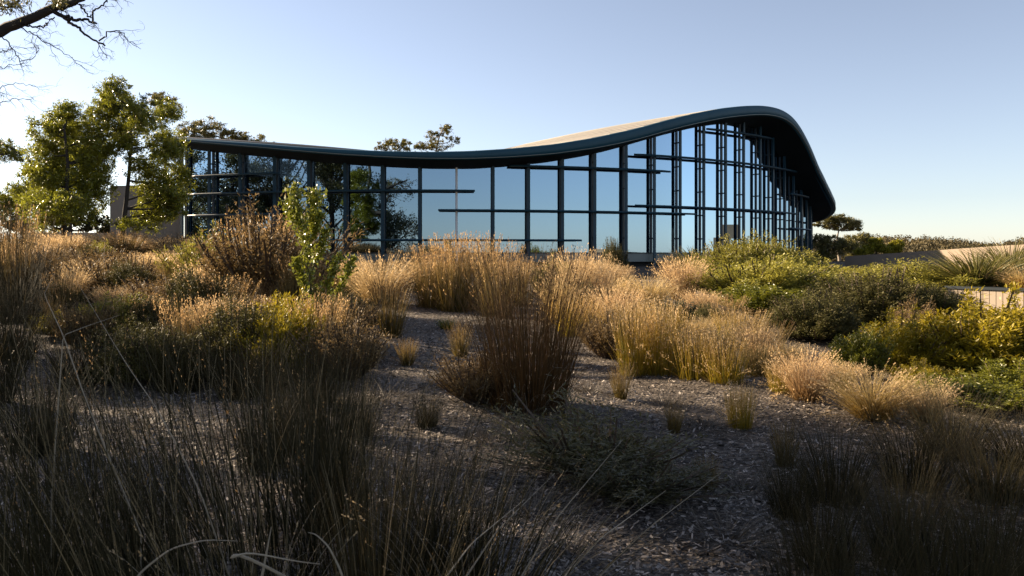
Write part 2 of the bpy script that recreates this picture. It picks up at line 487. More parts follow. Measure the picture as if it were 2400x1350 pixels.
# dark rooms behind the glass
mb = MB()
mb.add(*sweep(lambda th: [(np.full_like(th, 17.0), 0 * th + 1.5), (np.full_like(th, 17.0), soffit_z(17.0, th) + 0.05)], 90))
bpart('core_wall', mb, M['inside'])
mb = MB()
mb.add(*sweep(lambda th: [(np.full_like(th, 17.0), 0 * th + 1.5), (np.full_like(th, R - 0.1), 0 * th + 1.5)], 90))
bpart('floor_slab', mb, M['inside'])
mb = MB()                                                                # concrete end wall on the left
p0, p1 = wp(262, 500, 44.0), wp(428, 500, 43.4)
for q0, q1 in zip(np.linspace(0, 1, 5)[:-1], np.linspace(0, 1, 5)[1:]):
    a_, b_ = p0 + (p1 - p0) * q0, p0 + (p1 - p0) * (q1 - 0.004)
    mid = (a_ + b_) / 2; d = (b_ - a_); L_ = np.linalg.norm(d[:2]); d = d / L_; d[2] = 0
    m2 = MB(); m2.box((mid[0], mid[1], 3.0), d * L_ / 2, np.array([-d[1], d[0], 0]) * 0.15, (0, 0, 2.35))
    bpart('concrete_panel', m2, M['concrete'])
mb = MB()
c_ = (pol(TH0, RE - 1.2) + pol(TH0, 2)) / 2
rd = np.array([math.sin(TH0), -math.cos(TH0), 0])
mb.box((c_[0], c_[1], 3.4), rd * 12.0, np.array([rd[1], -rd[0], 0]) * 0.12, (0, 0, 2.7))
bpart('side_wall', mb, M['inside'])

def box_thing(name, label, cat, pts, zb, tops, thick, mat, group=None):
    """low wall along plan points with its own top heights"""
    mb = MB()
    base = np.array([pts[0][0], pts[0][1], zb])
    for k in range(len(pts) - 1):
        a_, b_ = np.array(pts[k]), np.array(pts[k + 1])
        d = (b_ - a_) / np.linalg.norm(b_ - a_); n_ = np.array([-d[1], d[0]]) * thick
        q = [a_, b_, b_ + n_, a_ + n_]
        tz = [tops[k], tops[k + 1], tops[k + 1], tops[k]]
        mb.prism8([np.array([p[0], p[1], zb]) - base for p in q], [np.array([p[0], p[1], z]) - base for p, z in zip(q, tz)])
    o = mb.build(name, mat)
    o.location = base
    return tag(o, label, cat, group)

# right: ramp wall half in the pavilion's shade, and the retaining wall with its terrace
def pl(px, Y): return ((px - CX) / F * Y, Y)
def zt(py, Y): return EYE + (HY - py) / F * Y
box_thing('ramp_wall', 'long low concrete wall with a rising top, half in the pavilion shade', 'wall',
          [pl(1980, 39), pl(2210, 31.5), pl(2330, 28.5), pl(2520, 25)], 0.3, [zt(601, 39), zt(585.5, 31.5), zt(577, 28.5), zt(566, 25)], 0.3, M['ramp'])
A0, A1 = np.array(pl(2215, 17.6)), np.array(pl(2520, 15.6))
rw = empty('retaining_wall', (A0[0], A0[1], 0.0))
tag(rw, 'pale board formed retaining wall with a dark capping under the terrace', 'wall')
d = (A1 - A0) / np.linalg.norm(A1 - A0); L_ = np.linalg.norm(A1 - A0); nb = np.array([-d[1], d[0]])
zc = zt(679, 17)
npan = 19
for k in range(npan):
    c_ = A0 + d * L_ * (k + 0.5) / npan
    mb = MB()
    mb.box((c_[0] - A0[0] + nb[0] * 0.1, c_[1] - A0[1] + nb[1] * 0.1, (zc - 0.4) / 2), np.append(d, 0) * (L_ / npan / 2 - 0.006), np.append(nb, 0) * 0.1, (0, 0, (zc + 0.4) / 2))
    mb.build('panel', M['concrete_warm'], rw)
mb = MB()
c_ = A0 + d * L_ / 2
mb.box((c_[0] - A0[0] + nb[0] * 0.09, c_[1] - A0[1] + nb[1] * 0.09, zc + 0.03), np.append(d, 0) * L_ / 2, np.append(nb, 0) * 0.13, (0, 0, 0.028))
mb.build('capping', M['steel_dark'], rw)
mb = MB()
q = [A0 + nb * 0.2, A1 + nb * 0.2, A1 + nb * 9 + d * 2, A0 + nb * 9]
mb.prism8([np.array([p[0], p[1], -0.3]) for p in q], [np.array([p[0], p[1], zc - 0.02]) for p in q])
tag(mb.build('terrace_ground', M['soil']), kind='structure')
box_thing('garden_wall', 'low pale concrete wall behind the trunks of the two trees', 'wall',
          [pl(60, 36), pl(285, 36.5)], 0.6, [zt(544, 36), zt(546, 36.5)], 0.3, M['concrete_warm'])
# things off to the side and behind the camera that the panes mirror
box_thing('boundary_wall', 'sunlit stone wall mirrored low in the pane above the straw grasses', 'wall', [(14.0, -20), (9.0, -21.5)], -0.6, [2.9, 2.9], 0.4, M['concrete_warm'])
sp = empty('stone_gatehouse', (38, 44, 0.9))
tag(sp, 'brown stone gatehouse mirrored low in the narrow panes near the roof tip', 'building')
for x, y, hx, hy, h in ((0, 0, 0.5, 0.5, 2.0), (0, 2.0, 0.5, 0.5, 2.0), (0, 1.0, 0.45, 1.6, 1.2), (0.5, -3, 0.6, 1.1, 2.1)):
    mb = MB()
    zb = 2.0 if h == 1.2 else 0
    mb.box((x, y, zb + h / 2 + (0.003 if zb else 0)), (hx, 0, 0), (0, hy, 0), (0, 0, h / 2))
    mb.build('stone_lintel' if zb else 'stone_pier', M['stone'], sp)

# ------------------------------------------------------------------ plant geometry
def blades(r, N, H, rb, tilt, bend, wd, K=4, lv=0.35, tube=False, lean=0.0, leanaz=0.0, wob=0.05, sink=0.03, upright=0.0):
    """N ribbons (or three-sided stems) fanning out of a clump: V, F, tone, along, tips, tipdirs"""
    az = r.random(N) * 2 * np.pi
    q = np.sqrt(r.random(N))
    L = H * (1 - lv * r.random(N) ** 1.3)
    t0 = tilt * q * (0.5 + 0.7 * r.random(N)) + upright
    bd = bend * (0.3 + 1.0 * r.random(N))
    stray = r.random(N) < 0.13
    t0 = np.where(stray, t0 + 0.35 + 0.35 * r.random(N), t0); bd = np.where(stray, bd * 1.6 + 0.25, bd); L = np.where(stray, L * 0.8, L)
    s = np.linspace(0, 1, K + 1)
    ang = t0[:, None] + bd[:, None] * s[None] ** 1.6
    dl = L[:, None] / K
    dx = np.sin(ang) * dl; dz = np.cos(ang) * dl
    hx = np.concatenate([np.zeros((N, 1)), np.cumsum((dx[:, 1:] + dx[:, :-1]) / 2, 1)], 1)
    hz = np.concatenate([np.zeros((N, 1)), np.cumsum((dz[:, 1:] + dz[:, :-1]) / 2, 1)], 1)
    da = az + r.normal(0, 0.35, N)
    D = np.stack([np.cos(da), np.sin(da), 0 * da], -1)
    B = np.stack([rb * q * np.cos(az), rb * q * np.sin(az), np.full(N, -sink)], -1)
    sw = np.stack([-np.sin(da), np.cos(da), 0 * da], -1)
    wv = r.normal(0, wob, N)[:, None] * L[:, None] * s[None] ** 2
    P = B[:, None] + D[:, None] * hx[..., None] + np.array([0, 0, 1.0]) * hz[..., None] + sw[:, None] * wv[..., None]
    P += np.array([math.cos(leanaz), math.sin(leanaz), 0]) * (lean * (s ** 1.3))[None, :, None] * L[:, None, None]
    tone = r.random(N)
    if tube:
        a3 = np.arange(3) * 2 * np.pi / 3 + 0.3
        rad = wd * (0.5 + 0.6 * r.random(N))[:, None] * (1 - 0.75 * s[None])
        V = P[:, :, None] + rad[:, :, None, None] * np.stack([np.cos(a3), np.sin(a3), 0 * a3], -1)[None, None]
        m = 3
        j = np.arange(3); j2 = (j + 1) % 3
        base = (np.arange(N)[:, None, None] * (K + 1) + np.arange(K)[None, :, None]) * 3
        Fq = np.stack([base + j, base + j2, base + 3 + j2, base + 3 + j], -1).reshape(-1, 4)
    else:
        tw = r.random(N) * np.pi
        side = np.cos(tw)[:, None] * sw + np.sin(tw)[:, None] * D
        rad = wd * (0.6 + 0.8 * r.random(N))[:, None] * (1 - 0.85 * s[None] ** 1.5)
        V = np.stack([P - side[:, None] * rad[..., None], P + side[:, None] * rad[..., None]], 2)
        m = 2
        base = (np.arange(N)[:, None] * (K + 1) + np.arange(K)[None]) * 2
        Fq = np.stack([base, base + 1, base + 3, base + 2], -1).reshape(-1, 4)
    tn = np.repeat(tone, (K + 1) * m); al = np.tile(np.repeat(s, m), N)
    td = P[:, -1] - P[:, -2]; td /= np.linalg.norm(td, axis=1)[:, None] + 1e-9
    return V.reshape(-1, 3), Fq, tn, al, P, td

def leaf_quads(C, D, L, Wd, r, tone=None, fold=0.0):
    """diamond leaves with centre line D from base C"""
    n = len(C)
    rv = r.normal(0, 1, (n, 3)); sd_ = np.cross(D, rv); sd_ /= np.linalg.norm(sd_, axis=1)[:, None] + 1e-9
    L = np.broadcast_to(L, (n,))[:, None]; Wd = np.broadcast_to(Wd, (n,))[:, None]
    mid = C + D * L * 0.45
    V = np.stack([C, mid + sd_ * Wd, C + D * L, mid - sd_ * Wd], 1).reshape(-1, 3)
    tn = np.repeat(r.random(n) if tone is None else tone, 4)
    return V, np.arange(n * 4).reshape(-1, 4), tn, np.tile([0, .5, 1, .5], n)

def unit(v): return v / (np.linalg.norm(v, axis=-1, keepdims=True) + 1e-9)

def seed_heads(r, P, td, per, size, spread, back=0.25, frac=1.0):
    N = int(len(P) * frac)
    idx = r.permutation(len(P))[:N]
    tip = P[idx, -1]; pre = P[idx, -2]
    f = r.random((N, per)) ** 1.2 * back
    seg = np.linalg.norm(tip - pre, axis=1)[:, None]
    C = tip[:, None] - td[idx][:, None] * (f * seg * 3)[..., None]
    D = unit(td[idx][:, None] + r.normal(0, spread, (N, per, 3)))
    L = size * (0.5 + r.random(N * per))
    return leaf_quads(C.reshape(-1, 3), D.reshape(-1, 3), L, L * 0.22, r, np.repeat(r.random(N), per))

def shrub_geo(r, ntw, nn, nl, nw, H, Rr, flat=1.0, tilt=1.25, bend=0.25, lo=0.35, spread=0.6, K=5, lv=0.3, lump=0.28):
    """twigs filling a lumpy dome, needles or small leaves along their outer part"""
    az = r.random(ntw) * 2 * np.pi
    u = r.random(ntw)
    el = np.arccos(1 - u * (1 - math.cos(tilt)))
    lum = 1 + lump * (np.sin(3 * az + 2.0 * el + r.random() * 6) * np.sin(4 * el + 2 * az + r.random() * 6) + 0.5 * np.sin(7 * az + r.random() * 6) * np.sin(5 * el))
    E = np.stack([Rr * np.sin(el) * np.cos(az), Rr * np.sin(el) * np.sin(az), H * np.cos(el) ** 0.8], -1) * (lum * (1 - lv * r.random(ntw) ** 1.5))[:, None]
    E[:, 2] = np.maximum(E[:, 2], 0.06 * H)
    B = np.stack([0.12 * Rr * np.cos(az), 0.12 * Rr * np.sin(az), np.full(ntw, -0.03)], -1)
    s = np.linspace(0, 1, K + 1)
    ctrl = B + (E - B) * 0.5 + np.stack([0.15 * (E - B)[:, 0], 0.15 * (E - B)[:, 1], -bend * 0.3 * H * np.sin(el)], -1) + r.normal(0, 0.05 * Rr, (ntw, 3))
    P = ((1 - s) ** 2)[None, :, None] * B[:, None] + (2 * s * (1 - s))[None, :, None] * ctrl[:, None] + (s ** 2)[None, :, None] * E[:, None]
    up = np.array([0, 0, 1.0])
    # twig ribbons (every third twig is enough to read as wood)
    sel = np.arange(0, ntw, 3); Ps = P[sel]
    side = unit(np.cross(Ps[:, -1] - Ps[:, 0], r.normal(0, 1, (len(sel), 3))))
    rad = 0.004 + 0.008 * (1 - s)
    Vt = np.stack([Ps - side[:, None] * rad[None, :, None], Ps + side[:, None] * rad[None, :, None]], 2).reshape(-1, 3)
    base = (np.arange(len(sel))[:, None] * (K + 1) + np.arange(K)[None]) * 2
    Ft = np.stack([base, base + 1, base + 3, base + 2], -1).reshape(-1, 4)
    # needles
    f = lo + (1 - lo) * r.random((ntw, nn)) ** 0.7
    x = f * K; i0 = np.minimum(x.astype(int), K - 1); fr = (x - i0)[..., None]
    ti = np.arange(ntw)[:, None]
    C = P[ti, i0] * (1 - fr) + P[ti, i0 + 1] * fr
    T = unit(P[ti, i0 + 1] - P[ti, i0])
    C = C + r.normal(0, 0.03 * Rr, C.shape) 
    D = unit(T + r.normal(0, spread, C.shape) + up * 0.15)
    L = nl * (0.6 + 0.7 * r.random(ntw * nn))
    tone = np.clip(np.repeat(0.25 + 0.5 * r.random(ntw), nn) + r.normal(0, 0.13, ntw * nn), 0, 1)
    V, Fq, tn, al = leaf_quads(C.reshape(-1, 3), D.reshape(-1, 3), L, nw * (0.7 + 0.6 * r.random(ntw * nn)), r, tone)
    return (Vt, Ft), (V, Fq, tn, f.reshape(-1).repeat(4))

# foliage colours
M['reed'] = foliage('reed_stems', (0.050, 0.036, 0.012), (0.36, 0.165, 0.045), (0.42, 0.28, 0.13), 0.6, 0.35, 0.45, 0.4)
M['reed_dark'] = foliage('dark_reed_stems', (0.010, 0.013, 0.004), (0.055, 0.042, 0.013), (0.09, 0.07, 0.035), 0.5, 0.15, 0.6, 0.15)  # near black, part of the foreground shade is put into this colour
M['straw'] = foliage('straw_blades', (0.20, 0.13, 0.045), (0.56, 0.37, 0.14), (0.90, 0.68, 0.38), 0.85, 0.5, 0.5, 0.3)
M['gold'] = foliage('golden_blades', (0.36, 0.21, 0.03), (0.60, 0.40, 0.09), (0.90, 0.70, 0.36), 0.8, 0.5, 0.5, 0.3)
M['pink'] = foliage('pinkish_blades', (0.09, 0.05, 0.018), (0.32, 0.18, 0.065), (0.78, 0.54, 0.30), 0.85, 0.48, 0.5, 0.3)
M['rush'] = foliage('rush_stems', (0.045, 0.048, 0.013), (0.20, 0.13, 0.030), (0.46, 0.30, 0.12), 0.75, 0.35, 0.45, 0.4, power=2.2)
M['yrush'] = foliage('yellow_rush_stems', (0.11, 0.13, 0.010), (0.42, 0.27, 0.018), (0.46, 0.28, 0.08), 0.7, 0.42, 0.45, 0.4)
M['seed'] = foliage('seed_head', (0.32, 0.19, 0.08), (0.66, 0.45, 0.22), None, 0, 0.45, 0.6, 0.2)
M['seed_pale'] = foliage('pale_seed_head', (0.50, 0.34, 0.16), (0.85, 0.63, 0.36), None, 0, 0.5, 0.6, 0.2)
M['seed_dark'] = foliage('dark_seed_head', (0.05, 0.03, 0.018), (0.14, 0.08, 0.04), None, 0, 0.2, 0.6, 0.2)
M['heath'] = foliage('heath_foliage', (0.045, 0.065, 0.010), (0.24, 0.25, 0.028), (0.46, 0.40, 0.07), 0.7, 0.35, 0.5, 0.35, 0.2, 2.5)
M['heath_dark'] = foliage('dark_heath_foliage', (0.022, 0.032, 0.008), (0.085, 0.095, 0.020), (0.18, 0.14, 0.05), 0.5, 0.25, 0.6, 0.2, 0.2, 2.5)
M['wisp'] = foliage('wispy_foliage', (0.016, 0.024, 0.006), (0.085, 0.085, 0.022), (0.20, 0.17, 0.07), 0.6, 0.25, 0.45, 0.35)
M['green'] = foliage('green_foliage', (0.050, 0.080, 0.010), (0.15, 0.17, 0.016), (0.28, 0.26, 0.02), 0.6, 0.35, 0.4, 0.5, 0.15, 2.0)
M['orange'] = foliage('orange_foliage', (0.16, 0.080, 0.012), (0.34, 0.16, 0.03), (0.42, 0.24, 0.08), 0.5, 0.35, 0.6, 0.2)
M['ygreen'] = foliage('yellow_green_foliage', (0.05, 0.075, 0.006), (0.28, 0.28, 0.014), (0.50, 0.36, 0.02), 0.7, 0.38, 0.45, 0.4, 0.15, 2.0)
M['grey_green'] = foliage('grey_green_foliage', (0.07, 0.085, 0.045), (0.16, 0.17, 0.10), None, 0, 0.3, 0.5, 0.3)
M['wiry'] = foliage('wiry_brown_foliage', (0.060, 0.040, 0.014), (0.23, 0.14, 0.048), (0.32, 0.22, 0.10), 0.6, 0.3, 0.6, 0.25)
M['banksia'] = foliage('glossy_leaf', (0.13, 0.16, 0.016), (0.36, 0.37, 0.04), (0.46, 0.45, 0.07), 0.5, 0.3, 0.28, 0.6, 0.1)
M['wattle'] = foliage('wattle_leaf', (0.045, 0.06, 0.008), (0.30, 0.31, 0.028), (0.36, 0.34, 0.03), 0.5, 0.48, 0.3, 0.6, 0.15)
M['wattle_dark'] = foliage('dark_wattle_leaf', (0.02, 0.025, 0.008), (0.08, 0.07, 0.018), None, 0, 0.25, 0.4, 0.4, 0.1)
M['gum'] = foliage('gum_leaf', (0.050, 0.058, 0.020), (0.20, 0.17, 0.05), None, 0, 0.3, 0.4, 0.5, 0.2)
M['gum_lit'] = foliage('sun_tinted_gum_leaf', (0.05, 0.055, 0.016), (0.32, 0.27, 0.07), None, 0, 0.35, 0.4, 0.4, 0.15)  # lighter copy of the gum leaf, sunlight put into its colour
M['gum_y'] = foliage('yellow_gum_leaf', (0.09, 0.08, 0.014), (0.24, 0.20, 0.03), None, 0, 0.35, 0.4, 0.4, 0.15)
M['forest'] = foliage('forest_leaf', (0.035, 0.034, 0.018), (0.17, 0.13, 0.058), None, 0, 0.15, 0.7, 0.2, 0.0)
M['twig'] = solid('shrub_twig', (0.085, 0.055, 0.035), 0.8, 0, 0.4, 10)
M['dead'] = foliage('dead_stalks', (0.12, 0.095, 0.06), (0.50, 0.42, 0.31), (0.58, 0.49, 0.37), 0.5, 0.2, 0.5, 0.3)
M['dead_dark'] = foliage('shade_tinted_dead_stalks', (0.05, 0.042, 0.03), (0.17, 0.14, 0.105), (0.26, 0.22, 0.17), 0.5, 0.2, 0.5, 0.35)  # darker copy of the dead stalks, foreground shade put into the colour
M['stalk_brown'] = foliage('brown_stalks', (0.05, 0.042, 0.016), (0.26, 0.185, 0.085), (0.36, 0.28, 0.16), 0.5, 0.2, 0.55, 0.25)
M['wiryblade'] = foliage('old_blades', (0.05, 0.035, 0.014), (0.20, 0.13, 0.055), (0.44, 0.31, 0.17), 0.6, 0.3, 0.55, 0.25)
M['strap'] = foliage('strap_leaf', (0.045, 0.055, 0.012), (0.12, 0.12, 0.022), (0.26, 0.22, 0.07), 0.6, 0.3, 0.4, 0.4, 0.15)

KINDS = {}
def grass_kind(key, mat, seedmat=None, variants=3, seeds=None, part='grass_blades', extra=None, **kw):
    """normalised to about one metre tall"""
    lst = []
    for v in range(variants):
        r = rng(hash_(key) + v * 17)
        V, Fq, tn, al, P, td = blades(r, H=1.0, **kw)
        parts = [(part, mesh(key + '_' + part, V, Fq, M[mat], {'tone': tn, 'along': al}))]
        if extra:
            mat2, kw2 = extra
            V2, F2, t2, a2, P2, td2 = blades(r, **{**dict(H=1.0), **kw2})
            parts.append(('dry_blades', mesh(key + '_dry', V2, F2, M[mat2], {'tone': t2, 'along': a2})))
        if seeds:
            V, Fq, tn, al = seed_heads(r, P, td, **seeds)
            parts.append(('seed_heads', mesh(key + '_seed_heads', V, Fq, M[seedmat], {'tone': tn, 'along': al})))
        lst.append(parts)
    KINDS[key] = lst
def hash_(s):
    h = 7
    for c in s: h = (h * 31 + ord(c)) % 100003
    return h
def shrub_kind(key, mat, variants=2, **kw):
    lst = []
    for v in range(variants):
        r = rng(hash_(key) + v * 13)
        (Vt, Ft), (V, Fq, tn, al) = shrub_geo(r, H=1.0, Rr=0.5, **kw)
        lst.append([('branches', mesh(key + '_branches', Vt, Ft, M['twig'])),
                    ('foliage', mesh(key + '_foliage', V, Fq, M[mat], {'tone': tn, 'along': al}))])
    KINDS[key] = lst

grass_kind('reed', 'reed', 'seed_dark', 2, dict(per=7, size=0.013, spread=0.35, back=0.22, frac=0.7), 'stems', N=950, rb=0.36, tilt=0.44, bend=0.34, wd=0.0040, K=5, lv=0.45, tube=True,
           extra=('dead', dict(H=0.62, N=170, rb=0.26, tilt=1.25, bend=0.9, wd=0.0035, K=5, lv=0.7, upright=0.25, wob=0.12)))
grass_kind('reed_dark', 'reed_dark', 'seed_dark', 3, dict(per=5, size=0.010, spread=0.35, back=0.2, frac=0.5), 'stems', N=430, rb=0.34, tilt=0.66, bend=0.5, wd=0.0056, K=5, lv=0.55, wob=0.09, tube=True,
           extra=('stalk_brown', dict(N=26, rb=0.3, tilt=1.0, bend=0.9, wd=0.0034, K=6, lv=0.5, wob=0.15)))
grass_kind('clubrush', 'rush', 'seed', 4, dict(per=9, size=0.026, spread=0.45, back=0.30, frac=0.7), 'stems', extra=('wiryblade', dict(H=0.62, N=90, rb=0.3, tilt=1.25, bend=0.9, wd=0.005, K=5, lv=0.7, upright=0.25, wob=0.12)), N=300, rb=0.30, tilt=0.30, bend=0.16, wd=0.0050, K=4, lv=0.4)
grass_kind('tussock', 'straw', 'seed_pale', 4, dict(per=6, size=0.030, spread=0.4, back=0.4, frac=0.5), extra=('wiryblade', dict(H=0.62, N=120, rb=0.22, tilt=1.25, bend=0.9, wd=0.005, K=5, lv=0.7, upright=0.25, wob=0.12)), N=900, rb=0.20, tilt=0.62, bend=0.85, wd=0.0042, K=5, lv=0.45)
grass_kind('gold_tussock', 'gold', 'seed_pale', 3, dict(per=5, size=0.03, spread=0.4, back=0.4, frac=0.4), N=900, rb=0.13, tilt=0.70, bend=0.8, wd=0.0045, K=5, lv=0.45)
grass_kind('pink_tussock', 'pink', 'seed_pale', 4, dict(per=7, size=0.032, spread=0.4, back=0.45, frac=0.7), extra=('wiryblade', dict(H=0.62, N=130, rb=0.26, tilt=1.25, bend=0.9, wd=0.005, K=5, lv=0.7, upright=0.25, wob=0.12)), N=700, rb=0.24, tilt=0.60, bend=0.65, wd=0.0042, K=5, lv=0.4)
grass_kind('yrush', 'yrush', 'seed_pale', 4, dict(per=10, size=0.026, spread=0.45, back=0.45, frac=0.65), 'stems', extra=('wiryblade', dict(H=0.62, N=110, rb=0.36, tilt=1.25, bend=0.9, wd=0.005, K=5, lv=0.7, upright=0.25, wob=0.12)), N=460, rb=0.36, tilt=0.26, bend=0.22, wd=0.0050, K=4, lv=0.5)
grass_kind('rush', 'rush', 'seed_dark', 3, dict(per=6, size=0.025, spread=0.4, back=0.2, frac=0.6), 'stems', N=260, rb=0.20, tilt=0.42, bend=0.18, wd=0.0060, K=4, lv=0.45)
grass_kind('tuft', 'green', None, 1, N=220, rb=0.25, tilt=0.8, bend=0.6, wd=0.02, K=3, lv=0.5)
grass_kind('strap', 'strap', None, 2, None, 'strap_leaves', N=520, rb=0.16, tilt=0.85, bend=0.9, wd=0.013, K=5, lv=0.35, extra=('straw', dict(N=50, rb=0.1, tilt=0.6, bend=1.0, wd=0.006, K=5)))
grass_kind('tall_stems', 'reed_dark', 'seed', 3, dict(per=10, size=0.008, spread=0.35, back=0.3, frac=0.5), 'stems', N=64, rb=0.28, tilt=0.55, bend=0.32, wd=0.0054, K=7, lv=0.5, tube=True,
           extra=('stalk_brown', dict(N=26, rb=0.26, tilt=0.75, bend=0.5, wd=0.0042, K=8, lv=0.45, tube=True)))
grass_kind('litter_grass', 'dead_dark', None, 3, None, 'dry_blades', N=260, rb=0.45, tilt=1.25, bend=0.6, wd=0.006, K=4, lv=0.6, upright=0.15)
grass_kind('arch_grass', 'dead', 'seed_pale', 2, dict(per=6, size=0.015, spread=0.3, back=0.3, frac=0.5), 'dry_blades', N=70, rb=0.15, tilt=0.8, bend=1.3, wd=0.0028, K=9, lv=0.5, tube=True)
shrub_kind('heath', 'heath', 3, ntw=700, nn=34, nl=0.055, nw=0.0055, lo=0.45, spread=0.45, lump=0.3)
shrub_kind('heath_dark', 'heath_dark', 3, ntw=800, nn=48, nl=0.032, nw=0.0055, lo=0.5, spread=0.8, tilt=1.45, lump=0.22)
shrub_kind('wisp', 'wisp', 2, ntw=420, nn=22, nl=0.075, nw=0.0050, lo=0.25, spread=0.55, tilt=1.25, lv=0.6, lump=0.55, bend=-0.1)
shrub_kind('green', 'green', 2, ntw=420, nn=42, nl=0.055, nw=0.008, lo=0.55, spread=0.6, lump=0.3)
shrub_kind('ygreen', 'ygreen', 2, ntw=520, nn=46, nl=0.055, nw=0.006, lo=0.5, spread=0.55, lump=0.35)
shrub_kind('orange', 'orange', 2, ntw=600, nn=26, nl=0.06, nw=0.009, lo=0.5, spread=0.9, tilt=1.5)
shrub_kind('wiry', 'wiry', 3, ntw=620, nn=26, nl=0.040, nw=0.0045, lo=0.3, spread=0.5, tilt=1.0, bend=0.1, lv=0.45, lump=0.3)
shrub_kind('grey_green', 'grey_green', 1, ntw=420, nn=34, nl=0.07, nw=0.010, lo=0.5, spread=0.6)

_r = rng(77)
def plant(key, name, cat, px, Y, top, wpx, label, group=None, rz=None, base=None, lean=0.0, v=None):
    """stand a plant of a kind at (pixel column, depth); `top` = the pixel row its tip reaches, `wpx` = its width in pixels"""
    X = (px - CX) / F * Y
    zb = gz(X, Y) if base is None else base
    h = max(0.1, zt(top, Y) - zb)
    lst = KINDS[key]
    parts = lst[int(_r.integers(len(lst))) if v is None else v % len(lst)]
    root = empty(name, (X, Y, zb), float(_r.random() * 6.28) if rz is None else rz)
    W = wpx / F * Y
    nat = NAT[key]
    root.scale = (W / nat, W / nat, h / NATH[key])
    if lean: root.rotation_euler = (0, lean, root.rotation_euler[2])
    tag(root, label, cat, group)
    for nm, me in parts:
        obj(nm, me, root, kind='stuff')
    return root

NAT, NATH = {}, {}
for k_, lst in KINDS.items():
    co = np.zeros(len(lst[0][-1][1].vertices) * 3); lst[0][-1][1].vertices.foreach_get('co', co)
    co = co.reshape(-1, 3)
    NAT[k_] = float(np.percentile(np.abs(co[:, 0]), 93) * 2); NATH[k_] = float(np.percentile(co[:, 2], 99.5))

SEDGES = 'grass clumps of the native garden'
SHRUBS = 'shrubs of the native garden'
P_ = plant
# --- middle of the picture
P_('reed', 'reed_clump', 'grass clump', 1235, 7.5, 574, 320, 'big dark brown reed clump standing alone on the mulch', SEDGES, v=0)
P_('tussock', 'grass_tussock', 'grass clump', 893, 17.5, 592, 190, 'pale fountain shaped tussock right of the leafy sapling', SEDGES, v=0)
P_('rush', 'rush_clump', 'grass clump', 915, 12.3, 655, 120, 'dark upright rush before the pale fountain tussock', SEDGES)
for px, Y, top, wd_, lab in ((1008, 17.4, 572, 105, 'gold club rush with red tips, left end of the row before the pale post'), (1062, 17.0, 548, 120, 'tallest gold club rush, in front of the pale post'),
                             (1118, 17.4, 546, 115, 'gold club rush right of the pale post'), (1165, 15.5, 565, 110, 'gold club rush touching the big reed clump from the left'),
                             (960, 22.0, 578, 100, 'thin gold club rush behind the pale fountain tussock')):
    P_('clubrush', 'club_rush', 'grass clump', px, Y, top, wd_, lab, SEDGES)
P_('clubrush', 'club_rush', 'grass clump', 1210, 18, 600, 110, 'club rush rising behind the left half of the big reed clump', SEDGES)
P_('tuft', 'grass_tuft', 'grass clump', 1046, 13.6, 742, 44, 'tiny bright green tuft alone on the mulch', SEDGES)
P_('heath', 'yellow_shrub', 'shrub', 1292, 21, 612, 80, 'small yellow green shrub behind the big reed clump', SHRUBS)
P_('tussock', 'grass_tussock', 'grass clump', 1345, 15.5, 575, 130, 'tall straw tussock right behind the big reed clump', SEDGES, v=1)
P_('pink_tussock', 'grass_tussock', 'grass clump', 1398, 16, 592, 100, 'tall pinkish straw tussock before the dark little plant', SEDGES)
P_('gold_tussock', 'golden_tussock', 'grass clump', 1440, 18, 636, 110, 'yellow tussock with a pale top under the sill panels', SEDGES)
P_('gold_tussock', 'golden_tussock', 'grass clump', 1520, 18, 640, 135, 'glowing golden tussock with a spiky pale crest', SEDGES)
P_('pink_tussock', 'grass_tussock', 'grass clump', 1600, 19.5, 598, 120, 'brown pink tussock reaching the foot of the glass', SEDGES, v=0)
P_('pink_tussock', 'grass_tussock', 'grass clump', 1640, 15.8, 678, 100, 'rounded pinkish tussock with a dark hollow at its foot', SEDGES, v=1)
P_('grey_green', 'grey_shrub', 'shrub', 1572, 14.5, 705, 95, 'grey green shrub between the golden and pinkish tussocks', SHRUBS)
P_('pink_tussock', 'grass_tussock', 'grass clump', 1440, 13.5, 668, 150, 'broad feathery pink tussock below the golden one', SEDGES, v=2)
P_('wiry', 'wiry_shrub', 'shrub', 1425, 10.8, 725, 110, 'olive wiry shrub touching the big reed clump from the right', SHRUBS)
for px, Y, top, wd_, lab in ((1492, 9.5, 705, 110, 'yellow rush stand at the left corner of the bright rush bed'), (1560, 9.4, 715, 120, 'yellow rush stand with pink feathery tips in the middle of the bright bed'),
                             (1630, 9.0, 760, 120, 'yellow brown rush stand where the bright bed meets the shaded mulch'), (1540, 11.0, 690, 120, 'rush stand at the back of the bright bed'),
                             (1700, 8.7, 785, 110, 'olive rush stand at the right corner of the bright rush bed')):
    P_('yrush', 'rush_stand', 'grass clump', px, Y, top, wd_, lab, SEDGES)
P_('gold_tussock', 'golden_tussock', 'grass clump', 1652, 12.6, 738, 100, 'low cream tussock with bent over blades', SEDGES)
P_('yrush', 'rush_stand', 'grass clump', 1735, 12, 722, 130, 'green and yellow rush stand below the heath shrubs', SEDGES)
P_('pink_tussock', 'grass_tussock', 'grass clump', 1770, 10.3, 755, 110, 'dark based tussock with pinkish top left of the round shrub', SEDGES)
P_('pink_tussock', 'grass_tussock', 'grass clump', 1890, 7.9, 815, 150, 'brown orange tussock with a pale wind swept top', SEDGES)
P_('yrush', 'rush_stand', 'grass clump', 1838, 8.2, 845, 90, 'orange rush at the left of the wind swept tussock', SEDGES)
P_('yrush', 'rush_clump', 'grass clump', 1735, 7.05, 895, 75, 'small upright rush standing apart on the mulch', SEDGES)
